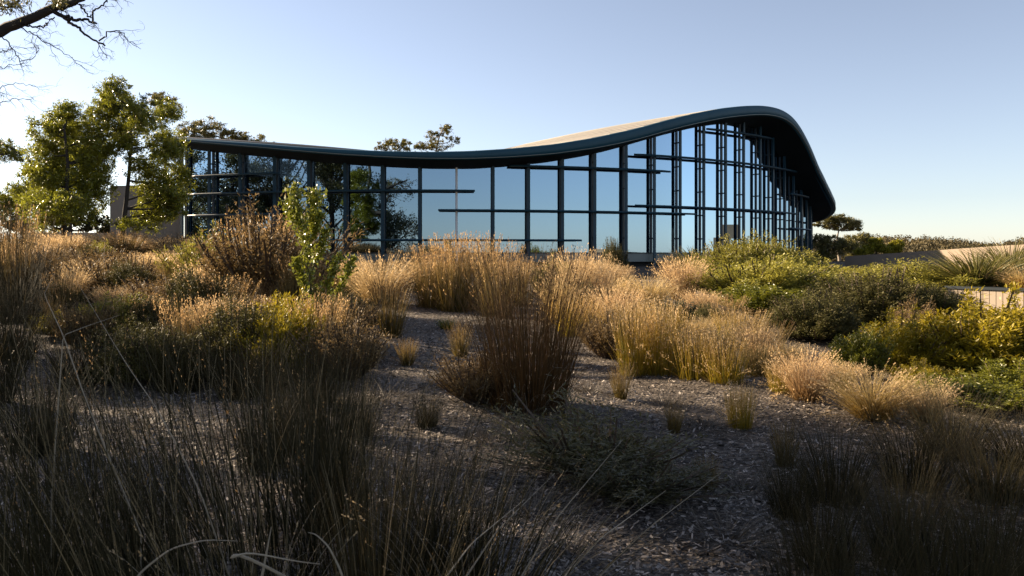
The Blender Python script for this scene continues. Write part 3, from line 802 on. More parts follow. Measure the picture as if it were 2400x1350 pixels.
P_('rush', 'rush_clump', 'grass clump', 1840, 5.8, 975, 85, 'small dark rush at the edge of the deep shade', SEDGES)
P_('gold_tussock', 'golden_tussock', 'grass clump', 2045, 7.2, 852, 250, 'bright cream fountain tussock above the deep shade', SEDGES)
P_('tussock', 'grass_tussock', 'grass clump', 2165, 7.2, 885, 150, 'thin straw tussock right of the cream fountain tussock', SEDGES)
# --- right shrubs
for px, Y, top, wd_, lab in ((1742, 24, 572, 115, 'yellow green heath shrub covering the feet of the narrow panes'), (1812, 25, 570, 120, 'feathery heath shrub under the dark roof tip'),
                             (1765, 19.5, 618, 170, 'broad olive heath shrub, left end of the shrub bank'), (1860, 20, 632, 160, 'broad sunlit heath shrub in the middle of the bank'),
                             (1925, 23, 602, 120, 'heath shrub at the right foot of the pavilion'), (1990, 21, 625, 140, 'low heath shrub before the shaded end of the ramp wall'),
                             (2090, 19.5, 614, 170, 'yellow topped heath shrub before the middle of the ramp wall'), (2195, 19, 606, 170, 'yellow topped heath shrub before the sunlit part of the ramp wall')):
    P_('heath', 'heath_shrub', 'shrub', px, Y, top - 10 if px < 1900 else top + 12, wd_ * 1.35, lab, SHRUBS)
P_('green', 'green_shrub', 'shrub', 1790, 16.5, 668, 180, 'fresh green shrub above the green and yellow rushes', SHRUBS)
P_('heath_dark', 'round_shrub', 'shrub', 1912, 13.2, 690, 170, 'dense round shrub with tiny dark leaves', SHRUBS)
P_('heath_dark', 'dark_shrub', 'shrub', 2045, 15.2, 640, 210, 'large dark shrub with upright twigs behind the round one', SHRUBS)
P_('heath_dark', 'dark_shrub', 'shrub', 2175, 15.0, 668, 150, 'dark shrub against the left end of the retaining wall', SHRUBS)
P_('wiry', 'wiry_shrub', 'shrub', 2150, 12.2, 705, 90, 'brown shrub with dead flower stalks below the retaining wall', SHRUBS)
P_('strap', 'strap_leaf_plant', 'plant', 2290, 18.2, 586, 170, 'dark strap leaved plant arching over the terrace edge', SHRUBS, base=zc - 0.02)
P_('strap', 'strap_leaf_plant', 'plant', 2345, 18.6, 598, 130, 'low strap leaved plant between the two bigger ones on the terrace', SHRUBS, base=zc - 0.02)
P_('strap', 'strap_leaf_plant', 'plant', 2372, 20.5, 560, 130, 'taller strap leaved plant farther back on the terrace', SHRUBS, base=zc - 0.02)
P_('gold_tussock', 'golden_tussock', 'grass clump', 2396, 17.2, 618, 110, 'orange gold tussock on top of the retaining wall', SEDGES, base=zc - 0.02)
P_('green', 'green_shrub', 'shrub', 2015, 9.6, 778, 110, 'grey tipped green shrub left of the orange tinged one', SHRUBS)
P_('ygreen', 'orange_tinged_shrub', 'shrub', 2105, 10.4, 740, 180, 'green shrub with orange tinged shoots', SHRUBS)
P_('ygreen', 'bright_shrub', 'shrub', 2275, 10.2, 704, 270, 'big bright yellow green shrub below the retaining wall', SHRUBS)
P_('ygreen', 'bright_shrub', 'shrub', 2420, 9.8, 712, 240, 'bright shrub cut off by the edge right of the big one', SHRUBS)
P_('green', 'green_shrub', 'shrub', 2290, 8.2, 885, 230, 'low spreading green shrub at the foot of the bright ones', SHRUBS)
P_('ygreen', 'bright_shrub', 'shrub', 2180, 9.0, 850, 130, 'small shaded shrub between the orange tinged and the bright one', SHRUBS)
# --- left half
P_('wiry', 'wiry_shrub', 'shrub', 620, 15, 492, 250, 'tall brown wiry shrub with seed tips left of the leafy sapling', SHRUBS, v=0)
P_('clubrush', 'club_rush', 'grass clump', 610, 15.6, 505, 160, 'club rush growing through the tall brown wiry shrub', SEDGES)
P_('heath', 'heath_shrub', 'shrub', 512, 17, 552, 150, 'yellowish fine leaved shrub before the dark left panes', SHRUBS)
P_('orange', 'orange_ground_cover', 'shrub', 190, 23, 566, 150, 'orange ground cover mound under the left tree', SHRUBS)
P_('orange', 'orange_ground_cover', 'shrub', 285, 23, 574, 140, 'orange ground cover mound under the right tree', SHRUBS)
P_('tussock', 'grass_tussock', 'grass clump', 400, 20.5, 586, 120, 'pale tussock before the concrete end wall', SEDGES)
P_('tussock', 'grass_tussock', 'grass clump', 345, 19.5, 592, 110, 'pale tussock between the orange mound and the end wall', SEDGES)
P_('rush', 'rush_clump', 'grass clump', 405, 16.5, 588, 90, 'thin upright rush on the pale grass left of the yellowish shrub', SEDGES)
P_('wiry', 'wiry_shrub', 'shrub', 250, 17, 606, 170, 'dark wiry shrub below the orange mounds', SHRUBS)
P_('wiry', 'wiry_shrub', 'shrub', 365, 14.5, 650, 190, 'sprawling brown shrub in the half shade below the pale tussocks', SHRUBS)
P_('heath_dark', 'wiry_shrub', 'shrub', 310, 12, 700, 150, 'low olive brown shrub at the edge of the shade on the left', SHRUBS)
P_('clubrush', 'club_rush', 'grass clump', 520, 13, 640, 150, 'loose grey brown sedge under the yellowish shrub', SEDGES)
P_('pink_tussock', 'grass_tussock', 'grass clump', 480, 15, 610, 120, 'drooping brown tussock left of the loose sedge', SEDGES)
P_('ygreen', 'olive_shrub', 'shrub', 640, 10.5, 700, 150, 'olive orange shrub at the foot of the leafy sapling', SHRUBS)
P_('clubrush', 'club_rush', 'grass clump', 700, 14, 590, 120, 'brown sedge around the stem of the leafy sapling', SEDGES)
P_('reed_dark', 'reed_clump', 'grass clump', 45, 13, 490, 150, 'tall dark reed clump at the left edge below the trees', SEDGES)
P_('clubrush', 'club_rush', 'grass clump', 20, 14.5, 480, 130, 'pale tipped sedge behind the dark reed clump at the left edge', SEDGES)
P_('reed_dark', 'reed_clump', 'grass clump', 110, 14.5, 560, 130, 'dark reed clump left of the small pale tussock', SEDGES)
P_('tussock', 'grass_tussock', 'grass clump', 172, 16.0, 624, 85, 'small pale tussock glowing amid dark shrubs on the left', SEDGES)
P_('ygreen', 'low_shrub', 'shrub', 145, 11.5, 735, 110, 'small sunlit low shrub on dark mulch at the left', SHRUBS)
P_('rush', 'rush_clump', 'grass clump', 128, 12.2, 690, 60, 'little orange rush behind the sunlit low shrub', SEDGES)
P_('wiry', 'wiry_shrub', 'shrub', 780, 11, 690, 140, 'thin brown shrub right of the sapling stem', SHRUBS)
P_('clubrush', 'club_rush', 'grass clump', 820, 19, 612, 110, 'short sedge left of the pale fountain tussock', SEDGES)
r_ = rng(655)
ZN = ['%s tangled below the small pale tussock', '%s tangled below the dark wiry shrub', '%s tangled below the concrete end wall', '%s tangled below the yellowish shrub', '%s tangled below the tall brown wiry shrub', '%s tangled around the foot of the sapling']
for k in range(40):
    py = 690 + 170 * r_.random() ** 0.9
    px = 130 + 720 * r_.random()
    Y = 1.65 / ((py - HY) / F + 0.024)
    if px > 560 and py > 790: continue
    X = (px - CX) / F * Y
    key = ['heath_dark', 'clubrush', 'wiry', 'heath', 'pink_tussock', 'heath_dark', 'tussock'][k % 7]
    sh = key in ('wiry', 'heath', 'heath_dark')
    P_(key, 'bed_shrub' if sh else 'bed_grass', 'shrub' if sh else 'grass clump', px, Y, HY + F * (EYE - gz(X, Y) - 0.45 - 0.35 * r_.random()) / Y, 0.75 / Y * F * (0.7 + 0.5 * r_.random()),
       ZN[min(5, int((px - 130) / 120))] % {'wiry': 'brown wiry plant', 'heath': 'yellowish fine shrub'}.get(key, 'dark fine shrub') if sh else ZN[min(5, int((px - 130) / 120))] % 'loose dry grass', 'tangled plants of the left bed' if sh else 'tangled grasses of the left bed')
for k, (px, Y, top, wd_) in enumerate(((1400, 12.0, 700, 110), (1455, 11.5, 705, 110), (1690, 10.5, 745, 120), (1800, 11.2, 745, 110), (1690, 14.5, 690, 110),
                                        (1350, 12.8, 690, 110), (1310, 14.5, 640, 110), (1660, 9.6, 770, 90), (1780, 9.3, 800, 90), (1960, 8.6, 850, 90))):
    P_(['clubrush', 'yrush', 'gold_tussock', 'rush'][k % 4], 'bed_grass', 'grass clump', px, Y, top, wd_, 'feathery lit grass packed between the bright rushes and the golden tussocks', 'grasses packed in the bright bed')
# --- shaded foreground
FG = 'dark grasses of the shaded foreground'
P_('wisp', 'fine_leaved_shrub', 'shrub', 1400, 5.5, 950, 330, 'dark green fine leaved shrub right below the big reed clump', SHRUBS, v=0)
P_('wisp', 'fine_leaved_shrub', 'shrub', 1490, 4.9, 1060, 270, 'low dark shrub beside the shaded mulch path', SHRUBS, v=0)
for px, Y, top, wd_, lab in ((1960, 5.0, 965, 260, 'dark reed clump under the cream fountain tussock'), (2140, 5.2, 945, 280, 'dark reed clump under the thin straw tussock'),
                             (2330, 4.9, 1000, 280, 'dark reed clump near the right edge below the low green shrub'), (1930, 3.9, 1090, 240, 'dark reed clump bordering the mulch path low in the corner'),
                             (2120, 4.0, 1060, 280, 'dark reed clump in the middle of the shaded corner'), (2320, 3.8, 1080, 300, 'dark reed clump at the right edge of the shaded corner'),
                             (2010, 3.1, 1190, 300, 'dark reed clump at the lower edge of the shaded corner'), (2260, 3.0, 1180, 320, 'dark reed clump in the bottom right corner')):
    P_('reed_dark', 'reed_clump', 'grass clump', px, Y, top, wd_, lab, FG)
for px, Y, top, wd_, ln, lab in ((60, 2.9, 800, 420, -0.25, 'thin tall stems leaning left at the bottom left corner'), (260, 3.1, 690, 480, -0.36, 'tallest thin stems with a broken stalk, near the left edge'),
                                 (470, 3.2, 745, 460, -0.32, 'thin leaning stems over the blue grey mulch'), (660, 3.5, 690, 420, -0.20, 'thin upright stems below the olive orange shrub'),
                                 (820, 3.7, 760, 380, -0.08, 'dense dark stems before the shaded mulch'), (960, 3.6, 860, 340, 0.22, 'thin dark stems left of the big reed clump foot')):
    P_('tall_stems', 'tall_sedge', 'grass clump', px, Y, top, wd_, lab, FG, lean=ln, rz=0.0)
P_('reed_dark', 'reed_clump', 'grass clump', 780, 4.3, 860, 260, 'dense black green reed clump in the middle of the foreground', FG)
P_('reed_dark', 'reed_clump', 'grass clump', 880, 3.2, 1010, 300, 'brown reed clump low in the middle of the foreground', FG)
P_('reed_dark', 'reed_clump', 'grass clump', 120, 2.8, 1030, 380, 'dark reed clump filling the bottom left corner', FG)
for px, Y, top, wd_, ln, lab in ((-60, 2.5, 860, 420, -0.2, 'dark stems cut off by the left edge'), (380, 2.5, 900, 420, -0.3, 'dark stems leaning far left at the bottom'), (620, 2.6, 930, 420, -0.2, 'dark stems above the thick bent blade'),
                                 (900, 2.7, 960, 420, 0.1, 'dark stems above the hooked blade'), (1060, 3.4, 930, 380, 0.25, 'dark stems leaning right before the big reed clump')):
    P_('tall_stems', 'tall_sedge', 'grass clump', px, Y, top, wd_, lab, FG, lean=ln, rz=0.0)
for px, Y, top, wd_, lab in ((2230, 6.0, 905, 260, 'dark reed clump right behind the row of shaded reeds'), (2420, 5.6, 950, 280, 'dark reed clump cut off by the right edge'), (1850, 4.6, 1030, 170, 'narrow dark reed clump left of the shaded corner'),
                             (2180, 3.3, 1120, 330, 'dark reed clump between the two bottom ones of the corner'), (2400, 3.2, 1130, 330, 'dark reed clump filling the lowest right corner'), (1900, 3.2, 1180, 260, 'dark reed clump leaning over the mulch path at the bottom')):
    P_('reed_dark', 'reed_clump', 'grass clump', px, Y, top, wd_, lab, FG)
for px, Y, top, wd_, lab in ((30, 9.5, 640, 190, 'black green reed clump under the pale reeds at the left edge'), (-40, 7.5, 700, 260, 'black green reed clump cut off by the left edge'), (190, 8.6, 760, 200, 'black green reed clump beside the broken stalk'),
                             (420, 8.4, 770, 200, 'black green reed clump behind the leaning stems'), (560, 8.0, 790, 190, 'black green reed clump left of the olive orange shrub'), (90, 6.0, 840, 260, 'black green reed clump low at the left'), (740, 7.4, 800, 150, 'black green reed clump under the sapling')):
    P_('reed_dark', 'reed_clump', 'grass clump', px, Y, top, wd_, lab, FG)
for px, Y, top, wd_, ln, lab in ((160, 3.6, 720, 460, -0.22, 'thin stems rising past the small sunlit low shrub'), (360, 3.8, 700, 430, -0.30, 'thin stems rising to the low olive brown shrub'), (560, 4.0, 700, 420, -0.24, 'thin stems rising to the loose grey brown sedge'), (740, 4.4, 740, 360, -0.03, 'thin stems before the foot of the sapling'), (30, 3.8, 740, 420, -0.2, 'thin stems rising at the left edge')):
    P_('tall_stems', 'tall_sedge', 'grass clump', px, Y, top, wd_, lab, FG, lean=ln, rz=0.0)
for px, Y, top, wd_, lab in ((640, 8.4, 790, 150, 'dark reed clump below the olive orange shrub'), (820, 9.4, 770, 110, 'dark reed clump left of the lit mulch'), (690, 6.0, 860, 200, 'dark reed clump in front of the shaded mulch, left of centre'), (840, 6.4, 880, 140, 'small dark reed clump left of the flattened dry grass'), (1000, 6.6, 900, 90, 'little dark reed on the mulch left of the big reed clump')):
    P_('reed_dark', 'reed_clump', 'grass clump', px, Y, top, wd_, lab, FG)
for key, nm, ct, px, Y, top, wd_, lab, g in (('heath_dark', 'wiry_shrub', 'shrub', 560, 9.2, 715, 190, 'dark fine leaved shrub in front of the loose grey brown sedge', SHRUBS), ('ygreen', 'olive_shrub', 'shrub', 655, 8.9, 715, 150, 'second olive orange shrub, nearer than the one by the sapling', SHRUBS),
                                            ('clubrush', 'club_rush', 'grass clump', 745, 9.3, 690, 150, 'shaded sedge crossing the sapling stem', SEDGES), ('wiry', 'wiry_shrub', 'shrub', 815, 8.8, 745, 150, 'thin brown shrub where the lit mulch begins', SHRUBS), ('clubrush', 'club_rush', 'grass clump', 460, 9.6, 690, 160, 'shaded sedge left of the loose grey brown one', SEDGES),
                                            ('heath_dark', 'dark_shrub', 'shrub', 350, 8.8, 760, 200, 'dark brown shrub behind the leaning stems', SHRUBS), ('reed_dark', 'reed_clump', 'grass clump', 620, 5.6, 790, 200, 'dark reed clump rising before the two olive orange shrubs', FG), ('reed_dark', 'reed_clump', 'grass clump', 770, 5.2, 770, 190, 'dark reed clump rising before the shaded sedge', FG),
                                            ('tussock', 'grass_tussock', 'grass clump', 1690, 13.5, 735, 110, 'cream tussock squeezed between the heath and the rushes', SEDGES), ('gold_tussock', 'golden_tussock', 'grass clump', 1840, 10.4, 800, 110, 'golden tussock at the foot of the dense round shrub', SEDGES), ('pink_tussock', 'grass_tussock', 'grass clump', 1975, 8.8, 850, 110, 'pale tussock left of the grey tipped green shrub', SEDGES),
                                            ('green', 'green_shrub', 'shrub', 2400, 8.6, 850, 200, 'green shrub at the right edge under the bright one', SHRUBS)):
    P_(key, nm, ct, px, Y, top, wd_, lab, g)
for px, Y, top, wd_, lab in ((1455, 8.0, 845, 70, 'tiny rush at the lit edge of the mulch path'), (1580, 6.8, 930, 60, 'tiny rush alone in the middle of the mulch path'), (955, 9.8, 790, 60, 'tiny rush on the lit mulch below the dark upright one'), (1080, 10.5, 745, 70, 'tiny rush left of the big reed clump'), (1660, 5.2, 1060, 70, 'tiny rush on the shaded mulch path')):
    P_('rush', 'rush_clump', 'grass clump', px, Y, top, wd_, lab, SEDGES)
for px, Y, top, wd_, lab in ((1470, 16.0, 690, 70, 'dark shrub added for the shade gap left of the glowing golden tussock'), (1665, 13.8, 715, 70, 'dark shrub added for the shade gap right of the rounded pinkish tussock'), (1385, 14.6, 672, 60, 'dark shrub added for the shade gap behind the big reed clump'), (1790, 9.6, 815, 80, 'dark shrub added for the shade gap right of the bright rush bed')):
    P_('heath_dark', 'dark_shrub', 'shrub', px, Y, top, wd_, lab, SHRUBS)  # added plants, standing in for dark shade between the lit clumps
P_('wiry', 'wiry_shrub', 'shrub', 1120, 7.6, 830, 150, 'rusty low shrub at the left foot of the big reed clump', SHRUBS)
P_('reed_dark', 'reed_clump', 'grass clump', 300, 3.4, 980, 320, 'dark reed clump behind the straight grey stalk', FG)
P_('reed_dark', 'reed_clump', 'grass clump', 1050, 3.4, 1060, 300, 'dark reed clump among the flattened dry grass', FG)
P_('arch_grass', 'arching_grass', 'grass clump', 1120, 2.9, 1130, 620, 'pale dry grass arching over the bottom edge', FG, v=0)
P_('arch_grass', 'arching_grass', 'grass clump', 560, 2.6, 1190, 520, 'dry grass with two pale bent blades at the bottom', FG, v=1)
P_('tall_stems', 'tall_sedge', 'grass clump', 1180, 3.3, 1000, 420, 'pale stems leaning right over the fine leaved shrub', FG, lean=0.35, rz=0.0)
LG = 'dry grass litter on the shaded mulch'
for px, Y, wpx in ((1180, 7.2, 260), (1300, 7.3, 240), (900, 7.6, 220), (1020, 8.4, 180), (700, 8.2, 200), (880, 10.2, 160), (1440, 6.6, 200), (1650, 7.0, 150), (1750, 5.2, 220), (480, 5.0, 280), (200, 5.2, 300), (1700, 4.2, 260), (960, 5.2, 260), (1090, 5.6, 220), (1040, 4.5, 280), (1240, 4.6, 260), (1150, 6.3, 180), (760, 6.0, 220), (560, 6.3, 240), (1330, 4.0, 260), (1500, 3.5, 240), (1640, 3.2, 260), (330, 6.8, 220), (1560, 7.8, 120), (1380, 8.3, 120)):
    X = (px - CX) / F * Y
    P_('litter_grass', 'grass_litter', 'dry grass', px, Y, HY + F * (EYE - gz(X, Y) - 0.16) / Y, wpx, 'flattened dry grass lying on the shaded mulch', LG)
# --- small plants in the building's own shade and bed fillers
P_('banksia_small', 'dark_sapling', 'shrub', 1440, 30, 562, 50, 'small dark conical plant against the bottom of the glass', SHRUBS) if 'banksia_small' in KINDS else P_('heath_dark', 'dark_sapling', 'shrub', 1440, 30, 564, 48, 'small dark conical plant against the bottom of the glass', SHRUBS)
P_('strap', 'dark_grass', 'grass clump', 1630, 31, 579, 120, 'dark tuft in the pavilion shade at the foot of the glass', SEDGES)
BF = 'small grasses filling the bed before the glass'
r_ = rng(321)
for k in range(46):
    px = 760 + 690 * r_.random(); Y = 21 + 11 * r_.random()
    P_(['clubrush', 'tussock', 'pink_tussock', 'rush'][k % 4], 'bed_grass', 'grass clump', px, Y, 607 + 12 * r_.random() + (8 if px > 1430 else 0), 60 + 40 * r_.random(), 'small dry grass before the glass, ' + ['right of the sapling', 'behind the gold club rushes', 'behind the big reed clump', 'below the dark conical plant', 'left of the brown pink tussock'][min(4, int((px - 760) / 140))], BF)
for k in range(26):
    px = 1700 + 740 * r_.random(); Y = 21 + 9 * r_.random()
    P_('heath', 'bed_shrub', 'shrub', px, Y, 624 + 12 * r_.random(), 90 + 40 * r_.random(), 'low heath shrub ' + ['below the narrow panes', 'under the roof tip', 'before the dark gums', 'before the shaded end of the ramp wall', 'before the sunlit end of the ramp wall'][min(4, int((px - 1640) / 160))], 'low shrubs at the back of the bank', base=gz((px - CX) / F * Y, Y))
for k in range(34):
    px = -60 + 820 * r_.random(); Y = 18 + 10 * r_.random()
    X = (px - CX) / F * Y
    P_(['tussock', 'clubrush', 'wiry', 'pink_tussock'][k % 4], 'bed_grass', 'grass clump', px, Y, HY + F * (EYE - gz(X, Y) - 0.55 - 0.3 * r_.random()) / Y, 110 + 50 * r_.random(), 'small dry plant on the rise ' + ['at the left edge', 'under the left tree', 'below the orange mounds', 'before the concrete end wall', 'before the dark left panes'][max(0, min(4, int((px + 60) / 164)))], 'small grasses on the left rise')

# --- the leafy sapling
def sapling():
    Y = 12.0
    base = wp(752, 830, Y); base[2] = gz(base[0], base[1]) - 0.05
    root = empty('leafy_sapling', base)
    tag(root, 'leafy sapling with glossy upright shoots before the dark panes', 'sapling')
    r = rng(909)
    paths = [[(752, 830), (735, 720), (722, 620), (705, 520), (690, 435)], [(722, 620), (728, 540), (735, 480), (738, 450)], [(705, 540), (690, 510), (680, 470)], [(745, 770), (790, 690), (828, 605)],
             [(740, 740), (770, 660), (795, 600)], [(728, 640), (750, 590), (765, 540)], [(735, 720), (710, 660), (695, 610)], [(716, 570), (738, 540), (748, 500)]]
    mb = MB(); C = []; D = []
    for k, pth in enumerate(paths):
        P = np.array([wp(x, y, Y + r.normal(0, 0.12)) for x, y in pth]) - base
        if k == 0: P[0, 2] = 0
        s = np.linspace(0, 1, 14); x = s * (len(P) - 1); i0 = np.minimum(x.astype(int), len(P) - 2); fr = (x - i0)[:, None]
        Q = P[i0] * (1 - fr) + P[i0 + 1] * fr
        mb.tube(Q, np.linspace(0.016 if k == 0 else 0.010, 0.004, 14), 5)
        n = 900 if k == 0 else 480
        f = 0.18 + 0.82 * r.random(n) ** (0.6 if k == 0 else 0.8); x = f * 13; i0 = np.minimum(x.astype(int), 12); fr = (x - i0)[:, None]
        c = Q[i0] * (1 - fr) + Q[i0 + 1] * fr; t = unit(Q[i0 + 1] - Q[i0])
        dv = unit(t * 0.9 + r.normal(0, 0.75, (n, 3)))
        spread = 0.10 * (1.0 if k < 3 else 0.6)
        C.append(c + r.normal(0, spread, (n, 3)) * np.array([1, 1, 0.5]) * r.random((n, 1))); D.append(dv)
    mb.build('stem', M['bark'], root)
    C = np.concatenate(C); D = np.concatenate(D)
    V, Fq, tn, al = leaf_quads(C, D, 0.075 * (0.6 + 0.7 * r.random(len(C))), 0.018 * (0.7 + 0.6 * r.random(len(C))), r)
    obj('leaves', mesh('sapling_leaves', V, Fq, M['banksia'], {'tone': tn, 'along': al}), root, kind='stuff')
sapling()

# --- prominent single stalks in the foreground
def stalk(pts, Y, rad, label, name='dry_stalk', sharp=False):
    P = np.array([wp(x, y, Y + dy) for x, y, dy in pts])
    s = np.linspace(0, 1, 22); x = s * (len(P) - 1); i0 = np.minimum(x.astype(int), len(P) - 2); fr = (x - i0)[:, None]
    Q = P[i0] * (1 - fr) + P[i0 + 1] * fr
    if not sharp:
        for _ in range(2): Q[1:-1] = (Q[:-2] + 2 * Q[1:-1] + Q[2:]) / 4
    b = np.array([Q[0][0], Q[0][1], gz(Q[0][0], Q[0][1])])
    mb = MB(); mb.tube(np.concatenate([[b], Q]) - b, rad * np.concatenate([np.linspace(0.8, 1, 5), np.linspace(1, 0.18, 18)]), 5)
    V = np.concatenate(mb.V)
    o = obj(name, mesh(name, V, mb.F, M['dead'], {'tone': np.full(len(V), 0.7), 'along': np.linspace(0, 1, len(V))}), None, loc=b)
    tag(o, label, 'stalk')
stalk([(330, 1250, 0), (205, 950, 0), (148, 786, 0), (103, 690, 0), (128, 640, 0.02)], 3.0, 0.0030, 'pale broken stalk bent sharply near its tip at the left', sharp=True)
stalk([(120, 1180, 0), (140, 900, 0), (148, 786, 0), (210, 762, 0.02), (282, 738, 0.05)], 2.95, 0.0026, 'pale stalk with its top snapped over to the right', sharp=True)
stalk([(560, 1420, 0), (470, 1150, 0), (370, 960, 0), (300, 860, 0), (180, 660, 0)], 3.1, 0.0030, 'long straight grey stalk crossing the shaded mulch at the left')
stalk([(290, 1400, 0), (330, 1340, 0), (400, 1285, 0), (480, 1265, 0), (560, 1268, 0)], 2.4, 0.0038, 'pale arching blade at the bottom left')
stalk([(760, 1400, 0), (560, 1295, -0.3), (535, 1310, -0.3), (580, 1293, -0.3), (690, 1315, -0.2), (750, 1322, -0.1)], 2.5, 0.0046, 'thick pale bent blade lying level at the bottom')
stalk([(820, 1420, 0), (800, 1340, 0), (770, 1280, 0), (740, 1252, 0), (722, 1248, 0)], 2.5, 0.0040, 'pale hooked blade at the bottom centre')
stalk([(600, 1420, 0), (622, 1310, 0), (636, 1235, 0)], 2.4, 0.0050, 'short pale broken reed sticking up at the bottom')
for k, (x0, y0, x1, y1) in enumerate(((1010, 1400, 1230, 1170), (1060, 1400, 1300, 1110), (1180, 1420, 1460, 1030), (1280, 1400, 1560, 1150), (1120, 1400, 1420, 1220), (1340, 1420, 1700, 1100))):
    stalk([(x0, y0, 0), ((x0 + x1) / 2 - 15, (y0 + y1) / 2 - 12, 0.1), (x1, y1, 0.25)], 2.9 + 0.1 * k, 0.0036,
          ['pale slanting stalk, lowest of the fan at the bottom centre', 'pale slanting stalk, second from the left of the bottom fan', 'long pale stalk slanting across the fine leaved shrub', 'pale slanting stalk pointing at the shaded mulch path', 'flat lying pale stalk within the bottom fan', 'thin stalk reaching furthest over the mulch path'][k])

# ------------------------------------------------------------------ trees
def tree(name, label, Y, base_px, clusters, trunk, lw, leaf, mat, bark, n_leaf, r0=0.12, group=None, hang=0.0, seed=1, deep=0.8, twigs=5, cat='tree', base=None, shell=0.5):
    """clusters: (px, py, rx, ry); trunk: pixel polyline from the foot up; everything at depth Y with a depth spread"""
    r = rng(seed)
    b = wp(base_px, HY, Y); b[2] = (gz(b[0], b[1]) if base is None else base) - 0.05
    root = empty(name, b)
    tag(root, label, cat, group)
    T = np.array([b] + [wp(x, y, Y) for x, y in trunk]) - b
    mb = MB()
    s = np.linspace(0, 1, 16); x = s * (len(T) - 1); i0 = np.minimum(x.astype(int), len(T) - 2); fr = (x - i0)[:, None]
    Q = T[i0] * (1 - fr) + T[i0 + 1] * fr
    Q[1:-1] = (Q[:-2] + 2 * Q[1:-1] + Q[2:]) / 4
    mb.tube(Q, np.linspace(r0, r0 * 0.35, 16), 7)
    mb.build('trunk', M[bark], root, smooth=True)
    lb = MB(); C = []; Dv = []; TN = []
    area = np.array([c[2] * c[3] for c in clusters], float) ** 0.75; area /= area.sum()
    for (px, py, rx, ry), fa in zip(clusters, area):
        rxw, rzw = rx / F * Y, ry / F * Y
        dep = r.normal(0, deep * 0.5)
        rxw *= 0.98; rzw *= 1.0
        c = wp(px, py, Y) - b + np.array([0, dep, 0])
        below = Q[Q[:, 2] < c[2] - 0.3 * rzw]
        if len(below) == 0: below = Q[:1]
        cost = np.linalg.norm((below - c) * np.array([1, 0.5, 0.8]), axis=1)
        st = below[int(np.argmin(cost + 0.15 * np.abs(below[:, 2] - c[2])))]
        sN = np.linspace(0, 1, 7)[:, None]
        mid = (st + c) / 2 + np.array([0.12 * (c[0] - st[0]), 0, -0.12 * abs(c[0] - st[0])]) + r.normal(0, 0.06 * np.linalg.norm(c - st), 3)
        Bz = (1 - sN) ** 2 * st + 2 * sN * (1 - sN) * mid + sN ** 2 * c
        lb.tube(Bz, np.linspace(r0 * 0.42, r0 * 0.13, 7), 5)
        for _ in range(twigs):
            e_ = c + unit(r.normal(0, 1, 3) + np.array([0, 0, 0.3])) * np.array([rxw, rxw * 0.8, rzw]) * (0.5 + 0.45 * r.random())
            m_ = (Bz[4] + e_) / 2 + r.normal(0, 0.1 * rxw, 3)
            Tw = (1 - sN) ** 2 * Bz[4] + 2 * sN * (1 - sN) * m_ + sN ** 2 * e_
            lb.tube(Tw, np.linspace(r0 * 0.14, r0 * 0.04, 7), 4)
        n = int(n_leaf * fa)
        nsub = max(6, int(n / 55))
        sub = unit(r.normal(0, 1, (nsub, 3))) * (shell + (1.22 - shell) * r.random((nsub, 1)) ** 0.8)
        rs = (0.12 + 0.26 * r.random((nsub, 1)))
        pick = r.integers(0, nsub, n)
        loose = r.random(n) < 0.12
        off = np.where(loose[:, None], unit(r.normal(0, 1, (n, 3))) * r.random((n, 1)) ** 0.45 * 1.08, sub[pick]) + unit(r.normal(0, 1, (n, 3))) * rs[pick] * r.random((n, 1)) ** 0.5
        C.append(c + off * np.array([rxw, rxw * 0.8 + 0.1, rzw]))
        d_ = r.normal(0, 1, (n, 3)); d_[:, 2] -= hang
        Dv.append(unit(d_)); TN.append(np.clip(r.random(nsub)[pick] * 0.6 + 0.4 * r.random(n), 0, 1))
    lb.build('limbs', M[bark], root, smooth=True)
    C = np.concatenate(C); Dv = np.concatenate(Dv); TN = np.concatenate(TN)
    V, Fq, tn, al = leaf_quads(C, Dv, leaf * (0.6 + 0.8 * r.random(len(C))), lw * (0.7 + 0.6 * r.random(len(C))), r, TN)
    obj('crown', mesh(name + '_crown', V, Fq, M[mat], {'tone': tn, 'along': al}), root, kind='stuff')
    return root

tree('wattle_tree', 'bushy green tree with a dark trunk, nearer the left edge', 25, 152, 
     [(150, 265, 40, 32), (110, 300, 50, 40), (190, 310, 55, 45), (80, 350, 45, 40), (150, 355, 60, 50), (200, 365, 45, 45), (100, 410, 55, 45), (175, 420, 60, 45), (205, 440, 42, 45), (80, 465, 45, 40),
      (130, 490, 55, 35), (205, 495, 50, 35), (60, 400, 25, 30), (95, 520, 40, 22)],
     [(150, 520), (156, 450), (160, 380), (150, 300)], 0.016, 0.10, 'wattle', 'bark_dark', 52000, 0.10, seed=21, deep=1.6, shell=0.2, twigs=7)
tree('gum_tree', 'dark gum behind the two bushy trees, crown raised to shade the left blades', 47, 165, [(125, 300, 36, 36), (165, 320, 36, 36), (150, 365, 45, 36), (120, 440, 40, 40), (170, 430, 40, 40), (80, 490, 45, 40), (160, 500, 50, 40), (215, 530, 40, 22), (60, 530, 40, 20)], [(165, 520), (168, 450)], 0.05, 0.2, 'wattle_dark', 'bark_dark', 20000, 0.14, seed=24, deep=2.0, shell=0.1)  # added behind the nearer crown so the left sunshade blades fall in shade
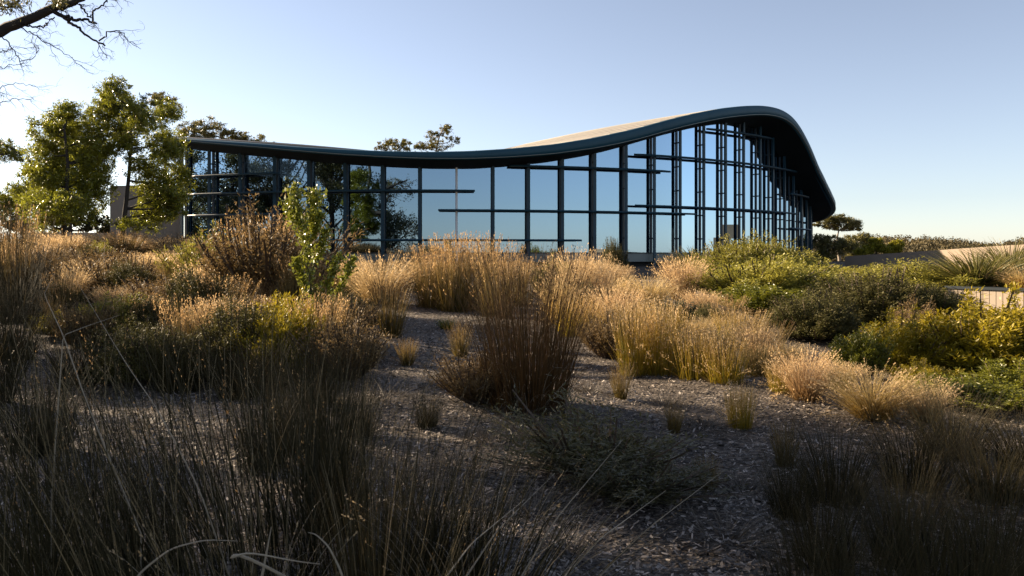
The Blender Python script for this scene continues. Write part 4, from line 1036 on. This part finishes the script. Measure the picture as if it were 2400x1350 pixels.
tree('wattle_tree', 'taller bushy tree before the left end of the roof', 26, 283, 
     [(305, 228, 38, 28), (262, 240, 45, 30), (230, 262, 35, 25), (350, 245, 40, 28), (300, 275, 60, 35), (262, 298, 34, 30), (370, 285, 35, 35), (340, 320, 50, 40), (300, 340, 34, 28), (382, 350, 32, 36),
      (350, 385, 55, 40), (390, 410, 30, 42), (335, 440, 48, 40), (380, 460, 44, 42), (345, 490, 50, 28), (402, 478, 26, 28), (300, 510, 40, 25), (320, 525, 40, 14)],
     [(288, 530), (296, 470), (303, 400), (308, 320), (305, 250)], 0.016, 0.10, 'wattle', 'bark_dark', 52000, 0.09, seed=22, deep=1.6, shell=0.2, twigs=7)
tree('wattle_tree', 'dark leafy tree cut off by the left edge', 30, -15, 
     [(-25, 345, 40, 25), (8, 352, 26, 20), (-30, 420, 40, 35), (5, 450, 30, 30), (20, 475, 25, 25), (-10, 490, 40, 35)],
     [(-14, 500), (-12, 400), (-15, 340)], 0.016, 0.10, 'wattle', 'bark_dark', 16000, 0.10, seed=23, deep=1.4, shell=0.15, twigs=4)
BT = 'gum trees behind the pavilion'
tree('gum_tree', 'dark gum crown leaning out right of the taller bushy tree', 60, 395, [(385, 238, 28, 20), (405, 250, 20, 14), (370, 225, 20, 10)], [(390, 450), (385, 330), (372, 260)], 0.03, 0.2, 'gum_lit', 'bark', 2200, 0.14, BT, 0.3, 31)
tree('gum_tree', 'gum tree with layered crown over the left end of the roof', 85, 480, [(425, 303, 16, 10), (455, 298, 25, 14), (490, 292, 32, 13), (500, 308, 35, 14), (470, 312, 40, 12), (445, 318, 25, 12), (540, 312, 18, 10)],
     [(482, 400), (480, 340), (482, 300)], 0.04, 0.26, 'gum_lit', 'bark', 6000, 0.2, BT, 0.3, 32)
tree('gum_tree', 'low gum crown just above the roof, right of the layered one', 85, 575, [(560, 318, 26, 10), (590, 324, 28, 9), (615, 333, 20, 6), (540, 325, 25, 12), (648, 338, 10, 3)], [(577, 420), (575, 350)], 0.04, 0.26, 'gum_lit', 'bark', 3500, 0.2, BT, 0.3, 33)
tree('gum_tree', 'yellowish low gum crown peeping over the middle of the roof', 90, 925, [(905, 336, 18, 9), (928, 340, 24, 11), (950, 334, 14, 8), (895, 346, 15, 7), (940, 350, 25, 8)], [(925, 420), (925, 360)], 0.04, 0.25, 'gum_y', 'bark', 2600, 0.2, BT, 0.3, 34)
tree('gum_tree', 'open gum tree with separate leaf clumps over the middle of the roof', 90, 1020, [(1046, 300, 16, 8), (1052, 308, 12, 7), (1006, 316, 15, 12), (1030, 312, 11, 7), (1060, 328, 14, 10), (1000, 338, 22, 10), (1035, 342, 26, 11), (985, 346, 15, 8)],
     [(1020, 430), (1022, 350), (1030, 318), (1040, 300)], 0.04, 0.24, 'gum_y', 'bark_pale', 4000, 0.16, BT, 0.3, 35, twigs=4)
RT = 'trees right of the pavilion'
tree('gum_tree', 'spreading gum tree with a flat crown right of the roof tip', 75, 1968, [(1935, 518, 22, 9), (1960, 513, 26, 9), (1985, 522, 25, 10), (2003, 526, 16, 8), (1945, 530, 18, 7), (1975, 534, 24, 6), (2012, 538, 6, 4), (1918, 524, 8, 5)],
     [(1964, 575), (1962, 556), (1966, 540)], 0.03, 0.2, 'gum_lit', 'bark_pale', 9000, 0.16, RT, 0.3, 36, twigs=4)
tree('gum_tree', 'dark bushy gum between the pavilion and the flat crowned tree', 68, 1935, [(1925, 556, 20, 9), (1950, 565, 26, 12), (1925, 580, 22, 14), (1960, 590, 28, 14), (1985, 575, 26, 14), (1930, 600, 20, 10)], [(1938, 590), (1940, 570)], 0.03, 0.2, 'gum_lit', 'bark', 9000, 0.14, RT, 0.2, 37)
tree('gum_tree', 'dark gum behind the shaded end of the ramp wall', 72, 2020, [(2010, 562, 22, 12), (2030, 560, 18, 12), (2000, 580, 20, 14), (2035, 580, 18, 12), (2015, 596, 30, 10)], [(2020, 590), (2018, 570)], 0.03, 0.2, 'gum_lit', 'bark', 8000, 0.14, RT, 0.2, 38)
tree('golden_tree', 'bright yellow green round tree above the ramp wall', 62, 2055, [(2052, 572, 18, 13), (2040, 584, 18, 10), (2066, 584, 14, 10), (2022, 590, 16, 8)], [(2054, 590), (2053, 575)], 0.03, 0.16, 'ygreen', 'bark', 7000, 0.1, RT, 0.0, 39)
tree('golden_tree', 'second yellow green tree, right of the round one', 62, 2095, [(2094, 574, 14, 10), (2082, 586, 14, 8), (2104, 582, 8, 9)], [(2094, 590), (2094, 578)], 0.03, 0.16, 'ygreen', 'bark', 5000, 0.1, RT, 0.0, 40)

# wooded hill at the right, far off
def hill():
    r = rng(50)
    prof_px = np.array([1700, 1900, 2030, 2100, 2200, 2280, 2330, 2400, 2550, 2900])
    prof_py = np.array([590, 582, 573, 573, 577, 585, 587, 578, 566, 560.])
    n1, n2 = 120, 26
    px = np.linspace(1600, 3000, n1); Yr = np.linspace(210, 420, n2)
    top = (HY - np.interp(px, prof_px, prof_py)) / F * 400
    X = (px[:, None] - CX) / F * Yr[None]
    fr = (Yr - 210) / 190
    Z = -2.5 + (top[:, None] + EYE + 2.5) * np.clip(fr[None], 0, 1.05) ** 0.8
    V = np.stack([X, np.broadcast_to(Yr, X.shape), Z], -1).reshape(-1, 3)
    i = np.arange(n1 - 1)[:, None] * n2; j = np.arange(n2 - 1)[None]
    Fq = np.stack([i + j, i + n2 + j, i + n2 + j + 1, i + j + 1], -1).reshape(-1, 4)
    tag(obj('hill', mesh('hill', V, Fq, M['soil'], smooth=True)), kind='structure')
    nt_ = 1900
    a_ = r.random(nt_) * (n1 - 2); b_ = r.random(nt_) ** 0.8 * (n2 - 2)
    G = V.reshape(n1, n2, 3)
    ia, ib = a_.astype(int), b_.astype(int); fa, fb = (a_ - ia)[:, None], (b_ - ib)[:, None]
    B = G[ia, ib] * (1 - fa) * (1 - fb) + G[ia + 1, ib] * fa * (1 - fb) + G[ia, ib + 1] * (1 - fa) * fb + G[ia + 1, ib + 1] * fa * fb
    per = 110
    h = 2.0 + 4.6 * r.random(nt_) ** 2.2
    off = unit(r.normal(0, 1, (nt_, per, 3))) * (0.45 + 0.55 * r.random((nt_, per, 1)))
    C = B[:, None] + off * (np.stack([h * 0.55, h * 0.55, h * 0.42], -1))[:, None] + np.array([0, 0, 1.0]) * (h * 0.45)[:, None, None]
    patch = 0.5 + 0.28 * np.sin(B[:, 0] * 0.09 + 2.0 * np.sin(B[:, 1] * 0.03)) + 0.2 * np.sin(B[:, 0] * 0.031 + B[:, 1] * 0.05)
    tone = np.clip((patch * 0.55 + 0.45 * r.random(nt_))[:, None] * 0.9 + 0.2 * r.random((nt_, per)), 0, 1).reshape(-1)
    V2, F2, tn, al = leaf_quads(C.reshape(-1, 3), unit(r.normal(0, 1, (nt_ * per, 3))), 0.75, 0.30, r, tone)
    o = obj('far_woodland', mesh('far_woodland', V2, F2, M['forest'], {'tone': tn, 'along': al}))
    tag(o, 'brown green woodland covering the far hill', 'woodland', kind='stuff')
hill()

# gums beside and behind the camera: they shade the foreground and stand mirrored in the left panes
def side_gum(x, y, H, label, seed, n=7000, crown=4.5, mat='gum', lo=0.3, bare=0.0, r0=0.28):
    r = rng(seed)
    b = np.array([x, y, gz(x, y) - 0.1])
    root = empty('gum_tree', b)
    tag(root, label, 'tree', 'tall gums left of the camera')
    mb = MB()
    s = np.linspace(0, 1, 12)[:, None]
    top = np.array([r.normal(0, 0.8), r.normal(0, 0.8), H * 0.85])
    Q = s * top + np.sin(s * 3.0) * np.array([r.normal(0, 0.6), r.normal(0, 0.6), 0])
    mb.tube(Q, np.linspace(r0, r0 * 0.3, 12), 8)
    mb.build('trunk', M['bark'], root, smooth=True)
    lb = MB(); C = []; TN = []
    for k in range(26):
        f = lo + (1 - lo) * r.random()
        az = r.random() * 6.28
        rr = crown * (0.35 + 0.65 * r.random()) * (1.1 - 0.45 * abs(f - 0.6))
        c = np.array([rr * math.cos(az), rr * math.sin(az), H * f])
        st = Q[int(np.clip((f - 0.22) * 12, 1, 11))]
        mid = (st + c) / 2 + r.normal(0, 0.35, 3)
        sN = np.linspace(0, 1, 8)[:, None]
        Bz = (1 - sN) ** 2 * st + 2 * sN * (1 - sN) * mid + sN ** 2 * c
        lb.tube(Bz, np.linspace(r0 * 0.34, 0.03, 8), 5)
        for _ in range(6):
            e_ = c + r.normal(0, 0.9, 3)
            m_ = (Bz[5] + e_) / 2 + r.normal(0, 0.3, 3)
            lb.tube((1 - sN) ** 2 * Bz[5] + 2 * sN * (1 - sN) * m_ + sN ** 2 * e_, np.linspace(0.03, 0.008, 8), 4)
        if r.random() < bare: continue
        m = n // 26
        ns = 9
        sub = r.normal(0, 0.62, (ns, 3)) * np.array([1, 1, 0.6])
        pk = r.integers(0, ns, m)
        C.append(c + sub[pk] + r.normal(0, 0.26, (m, 3))); TN.append(np.clip(r.random(ns)[pk] * 0.6 + r.random(m) * 0.4, 0, 1))
    lb.build('limbs', M['bark'], root, smooth=True)
    C = np.concatenate(C); TN = np.concatenate(TN)
    d_ = r.normal(0, 1, C.shape); d_[:, 2] -= 0.8
    V, Fq, tn, al = leaf_quads(C, unit(d_), 0.22, 0.055, r, TN)
    obj('crown', mesh('gum_crown', V, Fq, M[mat], {'tone': tn, 'along': al}), root, kind='stuff')
    return root
side_gum(-22.0, 12.7, 15.5, 'bare limbed tall gum mirrored in the panes beside the leafy sapling', 61, 21000, 5.6, lo=0.38, bare=0.10)
side_gum(-25, 11.5, 15.5, 'dense gum mirrored in the dark panes above the tall brown wiry shrub', 62, 18000, 5.6, lo=0.35)
side_gum(-15, 5.5, 8.5, 'low gum standing left of the camera, shading the foreground', 63, 9000, 3.6, lo=0.2)
side_gum(-30, 16.5, 13.0, 'tall gum mirrored in the leftmost dark panes', 64, 20000, 5.4, lo=0.2)
side_gum(-38, 22, 13.0, 'far gum mirrored beside the concrete end wall', 65, 16000, 5.0, lo=0.12)
side_gum(-44, 34, 11.0, 'dark gum mirrored low in the panes nearest the concrete end wall', 68, 18000, 4.5, lo=0.12)
side_gum(-49, 40, 10.0, 'dark gum mirrored in the panes at the very left end of the glass', 72, 18000, 4.6, lo=0.1)
side_gum(-50, 28, 12.0, 'dark gum mirrored in the second row of dark panes', 69, 18000, 5.0, lo=0.12)
side_gum(-40, 27, 9.5, 'reddish low gum mirrored in the lower dark panes', 70, 18000, 4.2, lo=0.1)
side_gum(-34, 20.5, 10.5, 'bushy gum mirrored behind the tall brown wiry shrub', 71, 18000, 4.6, lo=0.1)
side_gum(-16, -1.5, 9.0, 'gum standing behind the camera on the left', 66, 8000, 4.0, lo=0.2)
side_gum(-27, 2.0, 12.0, 'second gum behind the camera on the left', 67, 8000, 5.0)

# overhanging bare limb at the top left
def overhang():
    Y = 17.0
    b = np.array([-17.0, 17.5, gz(-17.0, 17.5) - 0.1])
    root = empty('gum_tree', b)
    tag(root, 'gum tree whose bare dark limb hangs into the top left corner', 'tree', 'tall gums left of the camera')
    r = rng(88)
    mb = MB()
    sN = np.linspace(0, 1, 14)[:, None]
    mb.tube(np.concatenate([sN * np.array([1.2, -0.2, 4.2]), np.array([[1.9, -0.3, 5.4], [2.2, -0.3, 7.0], [2.0, 0, 9.0]])]), np.linspace(0.30, 0.10, 17), 8)
    mb.build('trunk', M['bark_dark'], root, smooth=True)
    lb = MB()
    def px(pts, r0_, r1, dy=0.0, n=20, wig=0.02):
        P = np.array([wp(x, y, Y + dy) for x, y in pts]) - b
        s = np.linspace(0, 1, n); x = s * (len(P) - 1); i0 = np.minimum(x.astype(int), len(P) - 2); fr = (x - i0)[:, None]
        Q = P[i0] * (1 - fr) + P[i0 + 1] * fr
        Q[1:-1] = (Q[:-2] + 2 * Q[1:-1] + Q[2:]) / 4 + r.normal(0, wig, (n - 2, 3))
        lb.tube(Q, np.linspace(r0_, r1, n), 6)
        return Q
    def twigs(Q, k, L, rad, depth=2, down=0.3):
        for _ in range(k):
            i = int(r.integers(len(Q) // 5, len(Q)))
            t = unit(Q[min(i + 1, len(Q) - 1)] - Q[max(i - 1, 0)])
            d_ = unit(t * 0.8 + r.normal(0, 0.6, 3) + np.array([0.15, 0, -down]))
            n = 9; pts = [Q[i]]
            ll = L * (0.5 + r.random())
            for _j in range(n - 1):
                d_ = unit(d_ + r.normal(0, 0.28, 3)); pts.append(pts[-1] + d_ * ll / n)
            pts = np.array(pts)
            lb.tube(pts, np.linspace(rad, rad * 0.3, n), 4)
            if depth: twigs(pts, 3, L * 0.5, rad * 0.55, depth - 1, down)
    lb.tube(np.array([[1.2, -0.2, 4.2], [3.4, -0.5, 4.0], [5.6, -0.5, 4.9]]) , [0.2, 0.16, 0.145], 8)
    q = px([(-40, 98), (0, 75), (60, 48), (130, 20), (165, 8), (200, -12)], 0.13, 0.06); twigs(q, 6, 0.5, 0.014)
    q2 = px([(125, 26), (150, 40), (175, 47), (200, 46), (226, 55)], 0.05, 0.02); twigs(q2, 4, 0.5, 0.010)
    q3 = px([(150, 42), (175, 62), (205, 84), (246, 107)], 0.035, 0.018); twigs(q3, 3, 0.5, 0.010)
    q4 = px([(232, 96), (252, 78), (275, 68), (285, 76), (300, 98), (330, 115)], 0.018, 0.005); twigs(q4, 6, 0.4, 0.006)
    q5 = px([(218, 48), (216, 28), (235, 15), (252, 3), (280, -10)], 0.022, 0.012); twigs(q5, 6, 0.35, 0.007)
    q6 = px([(185, 10), (205, 35), (222, 52)], 0.022, 0.012)
    q7 = px([(60, 60), (85, 64), (105, 62), (128, 40)], 0.020, 0.014); twigs(q7, 3, 0.6, 0.008)
    q8 = px([(50, 65), (85, 80), (120, 108), (165, 130), (195, 160)], 0.014, 0.004); twigs(q8, 7, 0.5, 0.006)
    q9 = px([(0, 82), (25, 105), (42, 130), (46, 148), (80, 138), (90, 110)], 0.014, 0.006); twigs(q9, 7, 0.45, 0.006)
    for y0 in (120, 160, 205, 240):
        q = px([(-60, y0), (-10, y0 + 5), (30, y0 - 10), (75, y0 - 5)], 0.012, 0.004); twigs(q, 7, 0.5, 0.005)
    q = px([(-30, -10), (10, 20), (30, 10), (70, -15)], 0.03, 0.02); twigs(q, 8, 0.5, 0.008)
    lb.build('limbs', M['bark_dark'], root, smooth=True)
    n = 900
    C = np.concatenate([np.array([wp(10 + 30 * r.normal(), 8 + 11 * r.normal(), Y + 0.4 * r.normal()) for _ in range(500)]), np.array([wp(140 + 12 * r.normal(), 2 + 6 * r.normal(), Y + 0.3 * r.normal()) for _ in range(n - 500)])]) - b
    d_ = r.normal(0, 1, C.shape); d_[:, 2] -= 0.8
    V, Fq, tn, al = leaf_quads(C, unit(d_), 0.11, 0.014, r)
    obj('crown', mesh('limb_leaves', V, Fq, M['gum'], {'tone': tn, 'along': al}), root, kind='stuff')
overhang()

# ------------------------------------------------------------------ look-alikes of one spot: say which of the row
_by = {}
for o in COL.objects:
    if o.parent is None and o.get('label') and o.get('category'): _by.setdefault(o['label'], []).append(o)
_ord = ['first', 'second', 'third', 'fourth', 'fifth', 'sixth', 'seventh', 'eighth', 'ninth', 'tenth', 'eleventh', 'twelfth']
for lab, lst in _by.items():
    if 2 <= len(lst) <= 12:
        lst.sort(key=lambda o: o.location.x / max(o.location.y, 0.1))
        for k, o in enumerate(lst): o['label'] = lab + ', ' + _ord[k] + ' from left'
